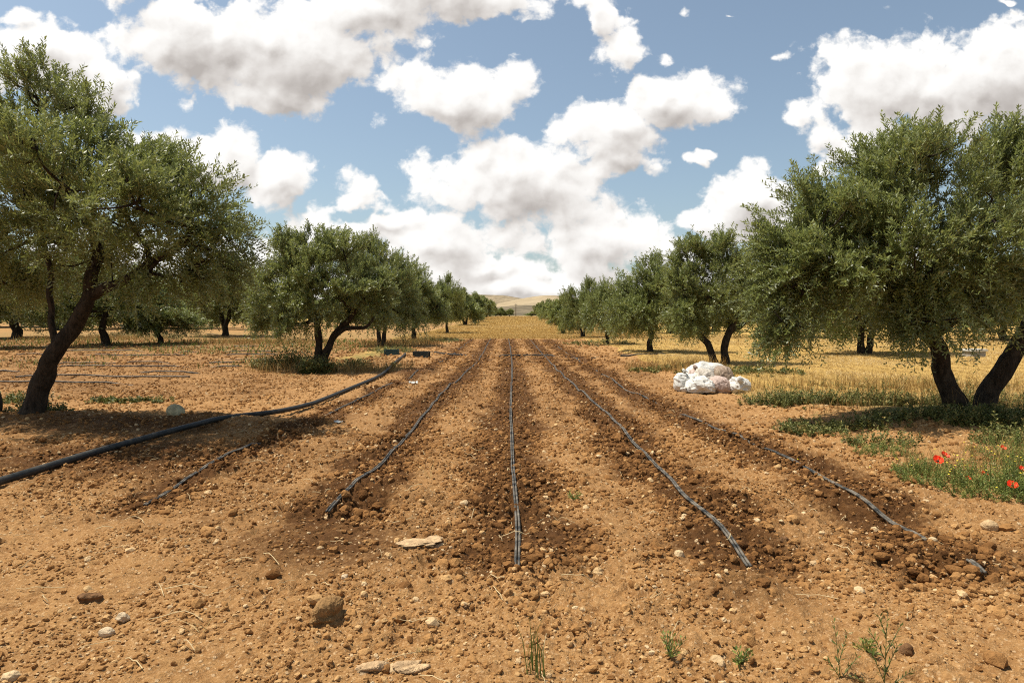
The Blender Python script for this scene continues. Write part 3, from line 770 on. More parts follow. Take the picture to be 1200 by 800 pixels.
    # --- second tree of the right row, behind the sacks
    b = np.array([*at(845, 428)[:2], 0.]); Y = b[1]; b[2] = hz(b[0], b[1])-.04; s = Y/800
    limbs = [([P(839, 430), P(831, 408), P(818, 388), P(812, 360)], [.11, .095, .085, .05]),
             ([P(849, 431), P(850, 405), P(857, 382), P(868, 360), P(870, 330)], [.12, .105, .095, .07, .04]),
             ([P(852, 392), P(864, 384, .2), P(876, 376, .3)], [.09, .07, .04])]
    lumps = [lump(808, 312, 28, 34, 0, 1.0), lump(838, 303, 26, 26, .2, 1.0), lump(864, 325, 26, 34, 0, 1.0), lump(798, 350, 24, 38, -.2, .9), lump(832, 345, 32, 36, -.5, 1.0), lump(868, 360, 22, 26, 0, .8), lump(814, 384, 22, 16, .1, .6), lump(886, 345, 20, 30, .2, .7), lump(800, 378, 22, 20, -.3, .7), lump(845, 375, 22, 16, .5, .7), lump(848, 285, 16, 14, 0, .5), lump(815, 290, 14, 14, 0, .5)]
    R2 = olive("olive_tree", b, limbs, lumps, rng, 220, 15, 9, .095, .030, (.2, .42), .30)
    tag(R2, "olive tree on two thin trunks right behind the heap of white sacks", "tree", TL)
    # --- generic variants for the rest of the orchard (unit: 4 m tall)
    def generic(nl, ncl, nsh, npair, ll, lw, spread, hmin=.9, branch=True):
        lim = []; lu = []
        k = rng.integers(1, 3)
        if k == 1:
            lim.append(([(0, 0, -.1), (.04, .05, .4), (-.03, 0, .8), (.1, 0, 1.4), (.1, 0, 2.2)], [.14, .105, .09, .08, .05]))
        else:
            lim.append(([(-.06, 0, -.1), (-.12, .05, .4), (-.3, 0, .9), (-.5, 0, 1.6)], [.12, .10, .085, .05]))
            lim.append(([(.08, 0, -.1), (.12, -.05, .4), (.25, 0, .9), (.5, .1, 1.7)], [.12, .10, .085, .05]))
        for i in range(nl):
            a = i/nl*TAU+rng.uniform(-.3, .3); r = spread*rng.uniform(.45, .8); zz = (1.2, 2.3, 1.65)[i % 3]+rng.uniform(-.15, .3)
            lu.append(((r*math.cos(a), r*math.sin(a), zz), tuple(rng.uniform(.7, 1.05, 2))+(rng.uniform(.6, .9),)))
        lu.append(((rng.normal(0, .3), 0, 3.05), (.85, .85, .75))); lu.append(((rng.normal(0, .6), .2, 2.75), (.8, .9, .7))); lu.append(((.1, 0, 2.0), (1.1, 1.1, .9)))
        return olive("olive_tree", (0, 0, -50), lim, lu, rng, ncl, nsh, npair, ll, lw, (.3, .6), .36, branch, sides=8)
    mid = [generic(9, 190, 14, 9, .115, .040, 1.9), generic(8, 180, 14, 9, .115, .040, 1.6), generic(10, 200, 14, 9, .115, .040, 2.1)]
    far = [generic(7, 120, 12, 6, .20, .078, 1.7, .5, False), generic(8, 120, 12, 6, .20, .078, 1.5, .4, False)]
    ext = {}
    for o in mid+far:
        me = [c for c in o.children if c.name.startswith("crown")][0].data
        co = np.empty(len(me.vertices)*3, np.float32); me.vertices.foreach_get("co", co); co = co.reshape(-1, 3)
        ext[o.name] = (np.percentile(np.abs(co[:, 0]), 97)*2, np.percentile(co[:, 2], 99.7), co)
    def far_orchard(name, spots):
        """the rest of the orchard, far off, one mass of crowns and trunks"""
        b = Buf(); V = []; T = []
        for (x, y) in spots:
            co = ext[far[rng.integers(2)].name][2].reshape(-1, 4, 3)[::2]; k = rng.uniform(.9, 1.25); a = rng.uniform(0, TAU)
            ca, sa = math.cos(a), math.sin(a); z = hz(x, y)
            w = np.stack([co[..., 0]*ca-co[..., 1]*sa, co[..., 0]*sa+co[..., 1]*ca, co[..., 2]], -1)
            w = w.mean(1, keepdims=True)+(w-w.mean(1, keepdims=True))*1.4
            V.append((w*np.array([k*1.1, k*1.1, k])+np.array([x, y, z])).reshape(-1, 3)); T.append(rng.normal(.45, .15, len(co)))
            b.tube(np.array([(x, y, z-.1), (x+.05, y, z+.8), (x+.2, y, z+2.2)]), [.24, .18, .10], 6)
        v = np.vstack(V); nb = b.n; q = np.vstack(b.q); bt = np.vstack(b.t)
        f = np.arange(len(v)).reshape(-1, 4)
        tint = np.clip(np.concatenate(T+[np.zeros(len(q)+len(bt))]), 0, 1)
        o = mesh_np(name, np.vstack([v]+b.v), [np.vstack([f, q+len(v)]), bt+len(v)], None, False, {"tint": ('FACE', tint)}, None, mats=[MT['leaf'], MT['bark']], midx=np.concatenate([np.zeros(len(f)), np.ones(len(q)+len(bt))]))
        return tag(o, kind="stuff")
    sp = []
    for i in range(9):
        for j in range(12):
            d = 80+i*13+rng.uniform(-2, 2)
            for sg in (-1, 1):
                x = sg*(15+j*10.5)+rng.uniform(-1.5, 1.5)
                if abs(x) < .85*d and (i < 3 or j < 3 or rng.uniform() < .5): sp.append((x, d))
    far_orchard("far_orchard", sp)
    used = set()
    def put(src, px, py, h_px, w_px, label, d=None, rz=0.0):
        """trunk foot at the pixel, crown height and width in pixels"""
        p = at(px, py) if d is None else np.array([(px-598)/800*d, d, 0])
        Yd = p[1]; z = hz(p[0], p[1])
        if src.name in used: o = copy_tree(src)
        else: o = src; used.add(src.name)
        H = h_px/800*Yd; W = w_px/800*Yd
        wr, zr, _ = ext[src.name]; W *= 1.18
        o.location = (p[0], p[1], z-.05); o.scale = (W/wr, W/wr, H/zr); o.rotation_euler = (0, 0, rz)
        return tag(o, label, "tree", TL)
    # left row, going away
    put(mid[0], 447, 406, 132, 74, "full olive tree behind the two green crates, third of the left row", rz=.4)
    put(mid[1], 486, 398, 90, 56, "olive tree just beyond the crates, fourth of the left row", rz=2.0)
    put(mid[2], 524, 390, 68, 42, "olive tree at the near edge of the golden field, fifth of the left row", rz=1.1)
    put(far[0], 543, 383, 43, 30, "rounded olive tree along the golden field, sixth of the left row", d=95, rz=.3)
    put(far[1], 554, 380, 34, 26, "olive tree along the golden field, seventh of the left row", d=118, rz=1.3)
    put(far[0], 562, 377, 27, 20, "small looking olive tree, third from the far end of the left row", d=142, rz=2.3)
    put(far[1], 567, 375, 22, 18, "distant olive tree, last but one of the left row", d=165, rz=3.3)
    put(far[0], 572, 374, 19, 14, "distant dark olive tree at the far end of the left row", d=188, rz=4.3)
    # right row, going away
    put(mid[2], 763, 414, 116, 88, "broad olive tree with short forked trunk, third of the right row", rz=2.2)
    put(mid[1], 712, 405, 76, 44, "low olive tree, fourth of the right row", rz=.9)
    put(mid[0], 683, 396, 70, 42, "tall narrow olive tree, fifth of the right row", rz=3.0)
    put(far[1], 660, 391, 46, 30, "dark round olive tree at the corner of the golden field, sixth of the right row", rz=.2)
    put(far[0], 649, 383, 30, 20, "olive tree along the golden field, seventh of the right row", d=95, rz=1.6)
    put(far[1], 643, 380, 26, 18, "olive tree along the golden field, eighth of the right row", d=118, rz=2.6)
    put(far[0], 638, 377, 22, 15, "distant olive tree, third from the far end of the right row", d=142, rz=3.6)
    put(far[1], 634, 375, 19, 13, "distant olive tree, last but one of the right row", d=168, rz=4.6)
    put(far[0], 630, 374, 16, 11, "distant olive tree at the far end of the right row", d=192, rz=5.2)
    # orchard behind the left row
    put(mid[2], 122, 405, 120, 120, "bushy olive tree with crown down to the ground, seen right of the leaning trunk", rz=.8)
    put(mid[1], 187, 403, 60, 70, "low bushy olive tree beyond the drip lines, left of the single dark trunk", rz=.2)
    put(mid[0], 262, 393, 96, 92, "olive tree with one straight dark trunk beyond the drip lines", d=50, rz=2.5)
    put(mid[1], 20, 396, 95, 110, "olive tree beyond the drip lines at the far left edge", rz=1.4)
    put(mid[0], -70, 410, 130, 150, "olive tree left of the frame edge beyond the drip lines", rz=4.0)
    put(far[0], 70, 386, 70, 80, "distant olive tree seen through the fork of the leaning tree", d=72, rz=.4)
    put(far[1], 150, 384, 62, 76, "distant olive tree between the bushy trees on the left", d=80, rz=1.4)
    put(far[0], 215, 384, 60, 70, "distant olive tree left of the straight dark trunk", d=78, rz=2.4)
    put(far[1], 305, 384, 62, 64, "distant olive tree just left of the second tree of the left row", d=74, rz=3.4)
    put(far[0], 335, 382, 50, 56, "distant olive tree behind the second tree of the left row", d=90, rz=4.4)
    put(far[1], 405, 383, 46, 50, "distant olive tree seen under the crown of the third tree of the left row", d=88, rz=5.4)
    put(far[1], -10, 384, 70, 90, "distant olive tree at the far left edge", d=84, rz=5.9)
    # orchard behind the right row
    put(mid[0], 1014, 416, 120, 120, "olive tree with low hanging crown in the stubble, seen left of the big twin trunks", rz=3.6)
    put(mid[1], 900, 398, 84, 80, "olive tree in the stubble, seen between the sack tree and the big right tree", d=46, rz=5.0)
    put(mid[2], 1175, 402, 96, 110, "olive tree in the stubble behind the big twin trunks", d=40, rz=1.0)
    put(far[0], 785, 398, 70, 62, "olive tree seen behind the third tree of the right row", d=58, rz=.6)
    put(far[1], 835, 394, 56, 56, "distant olive tree seen between the two thin trunks behind the sacks", d=66, rz=1.6)
    put(far[0], 1095, 390, 62, 80, "distant olive tree seen past the left big trunk", d=66, rz=2.6)
    put(far[1], 960, 388, 54, 70, "distant olive tree in the stubble left of the low hanging crown", d=76, rz=3.6)
    put(far[0], 735, 390, 50, 44, "distant olive tree behind the fourth tree of the right row", d=78, rz=4.6)
    # small trees and hedge at the end of the golden field
    put(far[1], 585, 371, 10.5, 10, "tiny dark tree left of the pole at the far end of the golden field", d=300, rz=.9)
    put(far[0], 595, 371, 9, 9, "tiny dark tree beside the pole at the far end of the golden field", d=300, rz=2.9)
    put(far[1], 579, 371, 7, 10, "tiny low bushy tree nearest the left row at the end of the golden field", d=300, rz=1.9)
    put(far[0], 621, 371, 6, 12, "tiny low dark bush at the end of the golden field, left", d=300, rz=3.9)
    put(far[1], 629, 371, 6.5, 11, "tiny low dark bush at the end of the golden field, beside the right row", d=300, rz=.1)
    for src in mid+far:
        assert src.name in used

# ------------------------------------------------------------------ grass and weeds
def build_grass():
    rng = np.random.default_rng(23)
    def blade_obj(name, x, y, h, w, lean, t, m, merge=None):
        z = height(x, y, False)-.01
        v, f = blades(np.stack([x, y, z], -1), h, w, lean, rng)
        tt = np.concatenate([t, t])
        return tag(mesh_np(name, v, f, MT[m], False, {"tint": ('FACE', np.clip(tt, 0, 1))}), kind="stuff")
    # stubble on the right and dry grass between the trees of both rows
    n = 150000
    y = 11+(rng.uniform(0, 1, n)**1.5)*40; x = rng.uniform(0, 1, n)*(.82*y-3.6)+3.6
    d, s, g, st = zones(x, y); k = (rng.uniform(0, 1, n) < sst(.40, .75, s+.5*(fbm(x*.9, y*.9, 3, 91)-.5)))
    x, y = x[k], y[k]; c = fbm(x*.7, y*.5, 3, 92)
    blade_obj("dry_grass", x, y, rng.uniform(.02, .10, len(x))*(.3+1.1*c), np.maximum(.005, y*.0006), rng.uniform(.5, 2.6, len(x)), rng.normal(.70, .18, len(x))-(.5-c)*.7, 'straw')
    # golden field
    n = 150000
    y = 44+(rng.uniform(0, 1, n)**1.8)*150; x = rng.uniform(-1, 1, n)*(.11*y+4.5)+.5
    x = np.where(rng.uniform(0, 1, n) < .25, rng.uniform(-1, 1, n)*.8*y, x)
    d, s, g, st = zones(x, y); k = s > .6; x, y = x[k], y[k]; c = fbm(x*.3, y*.12, 4, 93)
    blade_obj("golden_stubble", x, y, rng.uniform(.05, .14, len(x))*(.4+1.1*c), y*.0006, rng.uniform(.3, 1.4, len(x)), rng.normal(.64, .12, len(x))+(c-.5)*.7, 'straw')
    # weeds under the trees: broad little leaves on stems
    def weeds(name, regions, ll, lw, hmin, hmax, npair, m, tint=.45):
        S = []; D = []; L = []; T = []
        for (cx, cy, rx, ry, cnt, hs) in regions:
            a = rng.uniform(0, TAU, cnt); q = rng.uniform(0, 1, cnt)**.6
            x = cx+np.cos(a)*q*rx; y = cy+np.sin(a)*q*ry
            k = rng.uniform(0, 1, cnt) < sst(.34, .56, fbm(x*1.6, y*1.6, 3, 95)); x, y, q = x[k], y[k], q[k]
            S.append(np.stack([x, y, height(x, y, False)-.01], -1)); n = len(x)
            D.append(norm(np.stack([rng.normal(0, .4, n), rng.normal(0, .4, n), np.ones(n)], -1)))
            L.append(rng.uniform(hmin, hmax, n)*hs*(1.15-.6*q)); T.append(np.clip(rng.normal(tint, .2, n), 0, 1))
        v, f, t = leaves(np.vstack(S), np.vstack(D), np.concatenate(L), npair, ll, lw, rng, .1, (50, 85), np.concatenate(T), stems=.0035)
        return tag(mesh_np(name, v, f, MT[m], False, {"tint": ('FACE', t)}), kind="stuff")
    g = lambda px, py: at(px, py)[:2]
    weeds("undergrowth", [(*g(1120, 508), 2.3, .65, 2100, .66), (*g(1130, 480), 2.6, .5, 1200, .95), (*g(1010, 480), 1.6, .5, 800, .9), (*g(920, 476), .8, .4, 300, .9), (*g(1195, 520), 1.3, .6, 800, .9), (*g(1060, 455), 2.4, .7, 260, .8),
                          (*g(1035, 522), .45, .35, 130, .7)], .044, .019, .08, .44, 9, 'weed', .55)
    weeds("verge_weeds", [(*g(345, 432), 1.25, .5, 520, 2.2), (*g(420, 432), 1.2, .55, 240, 1.0), (*g(328, 433), .6, .4, 420, 1.9), (*g(372, 437), .5, .3, 200, 1.6), (*g(455, 412), 1.2, 1.6, 160, .9), (*g(510, 400), 1.8, 2.5, 200, 1.2), (*g(130, 395), 3.2, 2.0, 260, 1.6), (*g(200, 396), 3.0, 2.0, 260, 1.6),
                          (*g(790, 436), 1.2, 1.0, 200, .6), (*g(870, 440), 1.6, 1.3, 240, .6), (*g(700, 404), 2.0, 3.0, 200, .8)], .085, .040, .14, .36, 6, 'weed', .55)
    weeds("tree_foot_weeds", [(*g(20, 470), .9, .35, 170, .9), (*g(95, 470), .8, .25, 130, .7), (*g(160, 470), 1.2, .3, 110, .5), (*g(45, 490), .5, .3, 80, .9)], .055, .032, .10, .26, 6, 'weed', .5)
    weeds("poppy_bed_greens", [(*g(1150, 566), .80, .40, 560, 1.0), (*g(1192, 583), .55, .36, 480, 1.2), (*g(1085, 556), .32, .14, 230, .6), (*g(1210, 550), .6, .6, 420, 1.3), (*g(1040, 533), .35, .25, 90, .7)], .030, .0062, .06, .36, 14, 'green', .58)
    # dry standing grass round the tree feet
    X = []; Yy = []
    for (px, py, rx, ry, c) in ((355, 436, 1.7, .6, 600), (430, 436, 1.3, .6, 600), (1050, 460, 3.2, 1.0, 1600), (1165, 560, .9, .5, 520), (1120, 490, 2.2, .8, 700), (790, 434, 1.4, 1.2, 900), (470, 405, 2, 3, 1200), (300, 402, 4, 3, 1200), (110, 398, 5, 3, 1200)):
        c0 = g(px, py); a = rng.uniform(0, TAU, c); q = rng.uniform(0, 1, c)**.6
        X.append(c0[0]+np.cos(a)*q*rx); Yy.append(c0[1]+np.sin(a)*q*ry)
    x = np.concatenate(X); y = np.concatenate(Yy)
    blade_obj("tall_dry_grass", x, y, rng.uniform(.12, .42, len(x)), np.maximum(.004, y*.0005), rng.uniform(.1, .7, len(x)), rng.normal(.45, .22, len(x)), 'straw')
    # sparse green sprouts between the drip lines of the left plot
    n = 5000; y = rng.uniform(19, 42, n); x = rng.uniform(-1, 0, n)*.78*y*1.0-1.0; k = (x < -6.5) & (fbm(x*.5, y*.5, 3, 97) > .47)
    x, y = x[k], y[k]
    blade_obj("sprouting_grass", x, y, rng.uniform(.08, .25, len(x)), y*.0013, rng.uniform(.2, .8, len(x)), rng.uniform(.1, .9, len(x)), 'green')
    # dry straw lying on the soil
    b = Buf()
    for i in range(170):
        d = rng.uniform(2.6, 11); x0 = rng.uniform(-.75, .75)*d; a = rng.uniform(0, TAU); l = rng.uniform(.05, .26)
        t = np.linspace(0, 1, 6); p = np.stack([x0+np.cos(a)*l*t, d+np.sin(a)*l*t+rng.normal(0, .12)*l*np.sin(t*3), t*0], -1)
        p[:, 2] = height(p[:, 0], p[:, 1])+.012+rng.uniform(0, .03)*np.sin(t*3.1)
        b.tube(p, rng.uniform(.0012, .0028), 4, cap=False)
    o = b.build("straw_litter", MT['strawbit'], None); tag(o, kind="stuff")

# ------------------------------------------------------------------ irrigation
def ground_path(pts, step, r, smooth=5, lift=.0, sink=None):
    xy = spline([(p[0], p[1], 0) for p in pts], step)
    z = height(xy[:, 0], xy[:, 1])
    k = np.ones(smooth)/smooth; zp = np.pad(z, smooth//2, mode='edge'); zs = np.convolve(zp, k, 'valid')[:len(z)]
    h = max(2, int(.18/step)); zm = np.max(np.stack([np.roll(np.pad(z, h, mode='edge'), q) for q in range(-h, h+1)]), 0)[h:len(z)+h]
    zm = np.convolve(np.pad(zm, smooth//2, mode='edge'), k, 'valid')[:len(z)]
    zs = np.maximum(zs, .35*zs+.65*zm)+r+lift
    xy[:, 2] = zs
    return xy
def build_irrigation():
    rng = np.random.default_rng(31)
    names = {'c': "straight drip line in the middle of the tilled plot, running away from the camera",
             'l1': "drip line next left of the middle one in the tilled plot",
             'r1': "drip line next right of the middle one, curving past the sacks",
             'r2': "half buried drip line at the right side of the tilled plot, nearest the sacks",
             'l2': "half buried thin drip line on the left of the plot, beside the thick black hose"}
    for k, pts in LINES.items():
        w = LXY[k]; d = empty("drip_line", (*w[0], hz(*w[0])))
        tag(d, names[k], "hose", "drip lines of the tilled plot")
        base = np.array(d.location)
        p = ground_path(w, .07, .011, 9, .004)
        if k in ('r2', 'l2'):       # slips under the soil in places
            bury = (vnoise(p[:, 1]*.9, p[:, 1]*0, 7 if k == 'r2' else 9) > .66)*1.0
            if k == 'r2': bury = np.maximum(bury*(p[:, 1] > 6), ((p[:, 1] > w[1][1]+.02) & (p[:, 1] < w[2][1]-.02))*1.0)
            else: bury *= p[:, 1] > 7.2
            bury = np.convolve(np.pad(bury, 3, mode='edge'), np.ones(7)/7, 'valid'); p[:, 2] -= .075*bury
        tg = norm(np.gradient(p, axis=0)); sd = np.stack([tg[:, 1], -tg[:, 0], 0*tg[:, 0]], -1)
        wv = (vnoise(p[:, 1]*1.3, p[:, 1]*0, 3)-.5)*.006
        for s in (-1, 1):
            b = Buf(); b.tube(p+sd*(s*.0092+s*np.abs(wv))[:, None]-base if hasattr(wv, '__len__') else p, .0086, 8); b.build("tube", MT['drip'], d, True)
    # thick black supply hose sweeping in from the left
    H = [(-60, 583), (0, 566), (56, 549), (112, 532), (169, 517), (225, 504), (262, 495), (326, 486.5), (360, 477), (397, 463), (436, 447.5), (452, 438), (464, 427), (475, 416)]
    w = np.array([at(*p)[:2] for p in H]); p = ground_path(w, .12, .036, 25, .010)
    b = Buf(); b.tube(p, .037, 14); o = b.build("supply_hose", MT['hose'], None, True)
    tag(o, "thick black supply hose sweeping from the left edge to the crates", "hose")
    c = Buf(); i = int(len(p)*.72)
    c.tube(p[i:i+2]+(p[i+1]-p[i])*0, .045, 14); c.build("coupling", MT['hose'], o, True)
    for H, lab in (([(500, 412), (529, 415.5), (565, 416.5), (600, 416.5), (640, 416.5), (680, 419.5), (713, 417)], "black header pipe lying across the drip lines at the far part of the plot"),
                   ([(727, 417.5), (755, 418), (782, 417.5)], "straight black pipe lying in the dry grass under the third right tree"),
                   ([(236, 391.5), (262, 393), (300, 395), (340, 397.5), (390, 400), (425, 400)], "dark pipe running from the straight dark trunk towards the crates")):
        w = np.array([at(*q)[:2] for q in H]); p = ground_path(w, .3, .03, 9, -.012)
        p[:, 2] -= .05*(vnoise(p[:, 0]*.8, p[:, 0]*0, 17) > .6)
        b = Buf(); b.tube(p, .030, 10); o = b.build("header_pipe", MT['hose'], None, True); tag(o, lab, "pipe", "black pipes on the ground")
    words = ["nearest", "second nearest", "third nearest", "fourth nearest", "fifth nearest", "sixth nearest", "seventh nearest", "eighth nearest", "farthest"]
    for i, d in enumerate((14.7, 16.2, 17.7, 19.3, 21.0, 22.9, 25.2, 28.0, 33.5)):
        x0 = -.8*d-1; x1 = (-7.3, -7.6, -8.0, -7.6, -8.2, -8.0, -8.6, -9.0, -10.5)[i]
        n = 9; xs = np.linspace(x0, x1, n); w = np.stack([xs, d+.10*(xs-x0)/6*-1+rng.normal(0, .06, n)], -1)
        p = ground_path(w, .12, .012, 7, .012)
        bury = (vnoise(p[:, 0]*.9, p[:, 0]*0+i*3.7, 13) > .60)*1.0
        bury = np.convolve(np.pad(bury, 3, mode='edge'), np.ones(7)/7, 'valid'); p[:, 2] -= .09*bury-.01
        b = Buf(); b.tube(p, .0165, 8); o = b.build("drip_line", MT['drip'], None, True)
        tag(o, f"{words[i]} of the drip lines running sideways across the left plot", "hose", "drip lines of the left plot")

# ------------------------------------------------------------------ sacks, crates, stones, small plants
def sack(px, py, w, h, dpt, rz, m, label, rng, Y, neck=None, lean=0.0, cr=.5, lift=0.0, sag=.75):
    """filled woven sack, w x dpt x h metres, centre seen at (px, py)"""
    px = 829+(px-829)*.95; w *= .95; h *= .92; c = on(px, py, Y); gz = hz(c[0], c[1])
    zc = max(gz+h*.46, c[2]) if lift else gz+h*.45
    r = empty("sack", (c[0], c[1], zc-h*.45), rz); tag(r, label, "sack", "sacks in the heap")
    v, f = icos(5)
    p = 2.5; q = np.sign(v)*np.abs(v)**(2/p); q = q/np.maximum(1e-6, (np.abs(q)**p).sum(1)**(1/p))[:, None]
    u = v.copy(); v = q*np.array([w/2, dpt/2, h/2])
    zz = v[:, 2]/(h/2); k = 1+.20*(-zz)*sag
    v[:, 0] *= k; v[:, 1] *= k
    o1, o2, o3 = rng.uniform(0, 90, 3); s1 = int(rng.integers(0, 999))
    d = norm(v); m_ = min(w, h, dpt)
    n1 = fbm(u[:, 0]*1.4+o1+u[:, 2]*.6, u[:, 1]*1.4+o2-u[:, 2], 2, s1)-.5               # big dents
    f1 = np.abs(fbm(u[:, 0]*2.2+u[:, 1]*1.1+o2, u[:, 2]*2.6+o3-u[:, 1]*.7, 3, s1+5)-.5)   # sharp folds
    f2 = np.abs(fbm(u[:, 0]*5+u[:, 2]*2+o3, u[:, 1]*5+o1+u[:, 2]*3, 3, s1+9)-.5)          # creases
    v = v+d*(n1*.34*m_+cr*((.10-f1)*.34*m_+(.10-f2)*.10*m_))[:, None]
    v[:, 0] += lean*v[:, 2]
    v[:, 2] = np.maximum(v[:, 2], -h*.45)
    v[:, 2] += h*.45
    o = mesh_np("sack_body", v, f, m, True, None, r)
    if neck:
        nx, ny, nz = neck; dr = norm(np.array([nx, ny, nz*.8+.15])); a = v[(v@dr).argmax()]-dr*.05
        t = np.linspace(0, 1, 9)[:, None]; path = a+dr*t*.13+np.array([.03, -.01, -.03])*t*t
        b = Buf(); rad = np.array([.085, .06, .036, .024, .028, .042, .055, .060, .05])
        b.tube(path, rad, 18, wob=.22, rng=rng); b.build("tied_neck", m, r, True)
        b = Buf(); an = np.linspace(0, TAU, 20); e = norm(np.cross(dr, [0.3, 0.2, 1.])); e2 = np.cross(dr, e); cc = path[3]
        b.tube(cc+.030*(np.cos(an)[:, None]*e+np.sin(an)[:, None]*e2), .006, 6, cap=False); b.build("string", MT['string'], r, True)
    return r
def build_props():
    rng = np.random.default_rng(41)
    MT['string'] = simple("string", (.25, .18, .10), .8)
    white = m_cloth("white_woven_plastic", (.56, .54, .49), (.50, .40, .28), .5); pink = m_cloth("dusty_pink_woven_plastic", (.43, .32, .265), (.36, .24, .16), .6)
    grey = m_cloth("greyed_woven_plastic", (.47, .42, .35), (.36, .27, .18), .7); brown = m_cloth("brown_striped_cloth", (.24, .17, .115), (.5, .42, .3), .6)
    Y = 13.6
    sack(797, 440, .34, .42, .34, .2, white, "small upright white sack at the left end of the heap", rng, Y, (0, 0, 1))
    sack(810, 437, .26, .50, .34, -.3, pink, "narrow dusty pink sack squeezed beside the small white one on the left", rng, Y+.25, (.1, 0, 1), .12)
    sack(812, 441, .34, .42, .36, .1, white, "white sack half hidden in the middle of the heap, behind the front one", rng, Y+.1)
    sack(829, 437, 1.0, .66, .50, .05, white, "long plump white sack lying along the top back of the heap", rng, Y+.5, (-1, 0, -.1), 0, .4)
    sack(825, 438, .50, .50, .40, .1, grey, "greyish white sack with creases in the centre of the heap", rng, Y+.12)
    sack(819, 449, .56, .36, .46, -.2, white, "crumpled white sack at the front of the heap, touching the soil", rng, Y-.35, (-1, -.6, -.2), 0, .9)
    sack(843, 445, .48, .40, .44, .2, pink, "dusty pink sack at the front right of the heap", rng, Y-.22)
    sack(850, 437, .42, .58, .44, -.25, brown, "brown striped sack leaning at the upper right of the heap", rng, Y+.2, None, -.15)
    sack(866, 450, .46, .34, .44, .3, white, "round white sack standing apart at the right end of the heap", rng, Y-.25, (-.5, -.6, .4))
    # crates behind the hose end
    teal = simple("dark_teal_plastic", (.018, .060, .058), .45, .5, .3, 6); dkg = simple("black_green_plastic", (.018, .030, .028), .45, .5, .3, 6)
    def crate(px, py, rz, m, label):
        p = at(px, py); r = empty("crate", (p[0], p[1], hz(p[0], p[1])), rz); tag(r, label, "crate", "plastic crates by the hose")
        w, d, h = .52, .36, .22
        b = Buf(); b.box((0, 0, .012), (w, d, .02))
        for sy in (-1, 1):
            for i in range(4): b.box((0, sy*(d/2-.011), .05+i*.050), (w-.05, .018, .034))
            for i in range(7): b.box((-w/2+.05+i*(w-.1)/6, sy*(d/2-.008), .115), (.022, .018, .20))
        for sx in (-1, 1):
            for i in range(4): b.box((sx*(w/2-.011), 0, .05+i*.050), (.018, d-.05, .034))
            for i in range(5): b.box((sx*(w/2-.008), -d/2+.05+i*(d-.1)/4, .115), (.018, .022, .20))
        b.build("crate_body", m, r)
        b = Buf()
        for sy in (-1, 1): b.box((0, sy*d/2, h-.018), (w+.05, .036, .036))
        for sx in (-1, 1): b.box((sx*w/2, 0, h-.017), (.036, d-.04, .036))
        for sx in (-1, 1):
            for sy in (-1, 1): b.box((sx*(w/2+.003), sy*(d/2+.003), .12), (.04, .04, .20))
        b.build("rim", m, r)
        return r
    crate(459, 416, .15, teal, "dark teal plastic crate, left of the two by the hose end")
    crate(494, 418, -.1, dkg, "blackish green plastic crate, right of the two by the hose end")
    # white box in the stubble
    p = at(1141, 420); r = empty("hive_box", (p[0], p[1], hz(p[0], p[1])), .15); tag(r, "low white wooden box with flat lid in the stubble behind the big twin trunks", "box")
    wp = simple("weathered_white_paint", (.62, .62, .58), .6, .3, .15, 8)
    b = Buf(); b.box((0, 0, .10), (.52, .46, .24)); b.build("box_body", simple("weathered_grey_wood", (.30, .28, .24), .8), r)
    b = Buf(); b.box((0, 0, .247), (.62, .56, .055)); b.box((0, 0, .281), (.58, .52, .012)); b.build("lid", wp, r)
    # pole at the end of the golden field
    d = 290; x = (602.5-598)/800*d; r = empty("utility_pole", (x, d, hz(x, d))); tag(r, "thin wooden utility pole at the far end of the golden field", "pole")
    wood = simple("grey_wood", (.12, .095, .07), .9)
    b = Buf(); b.tube(np.array([(0, 0, -.2), (0, 0, 3), (0.02, 0, 5.4)]), [.17, .15, .12], 8); b.build("pole", wood, r, True)
    b = Buf(); b.box((0, 0, 4.9), (1.3, .12, .12)); b.build("crossarm", wood, r)
    # stones and clods that stand out
    def stone(px, py, w, h, dp, m, label, cat="stone", sub=3, rough=.16, seed=0, sink=.3):
        p = at(px, py); g = np.random.default_rng(seed)
        v, f = icos(sub); k = np.ones(len(v))
        for a in (1.3, 2.6, 5.0):
            ww = g.normal(0, 1, (3, 3)); k += rough*1.2/a*sum(np.sin(v@ww[j]*a+g.uniform(0, 6)) for j in range(3))
        k += g.normal(0, rough*.10, len(v))
        k = k+rough*.9*(fbm(v[:, 0]*4+seed+v[:, 2]*2, v[:, 1]*4-v[:, 2]*3, 4, seed)-.5)
        v = v*k[:, None]*np.array([w/2, dp/2, h/2]); z = hz(p[0], p[1], True)
        v[:, 2] += h*(.5-sink)
        o = mesh_np("stone" if cat == "stone" else "soil_lump", v, f, m, sub >= 4); o.location = (p[0], p[1], z); o.rotation_euler = (0, 0, g.uniform(0, 1))
        return tag(o, label, cat, "single stones and clods on the soil")
    pale = m_stone("pale_limestone", (.50, .38, .24)); tan = m_stone("tan_limestone", (.46, .31, .16)); clod = m_stone("dark_soil_lump", (.15, .075, .03), .4, 30); ltc = m_stone("dry_soil_lump", (.26, .145, .055), .4, 30); crust = m_stone("crusted_stone", (.42, .28, .15), .35, 25)
    stone(206, 492, .24, .22, .22, m_stone("lichened_pale_stone", (.40, .36, .22), .4, 12), "round pale grey boulder on the bare soil beside the leaning tree", seed=1, sub=5, rough=.07)
    stone(500, 642, .22, .035, .16, crust, "flat pale stone left of the middle drip line end", seed=2, rough=.42, sub=5, sink=.2)
    stone(380, 735, .12, .085, .11, ltc, "large crumbly earth clod in the foreground left of centre", "clod", 5, .42, 3, .42)
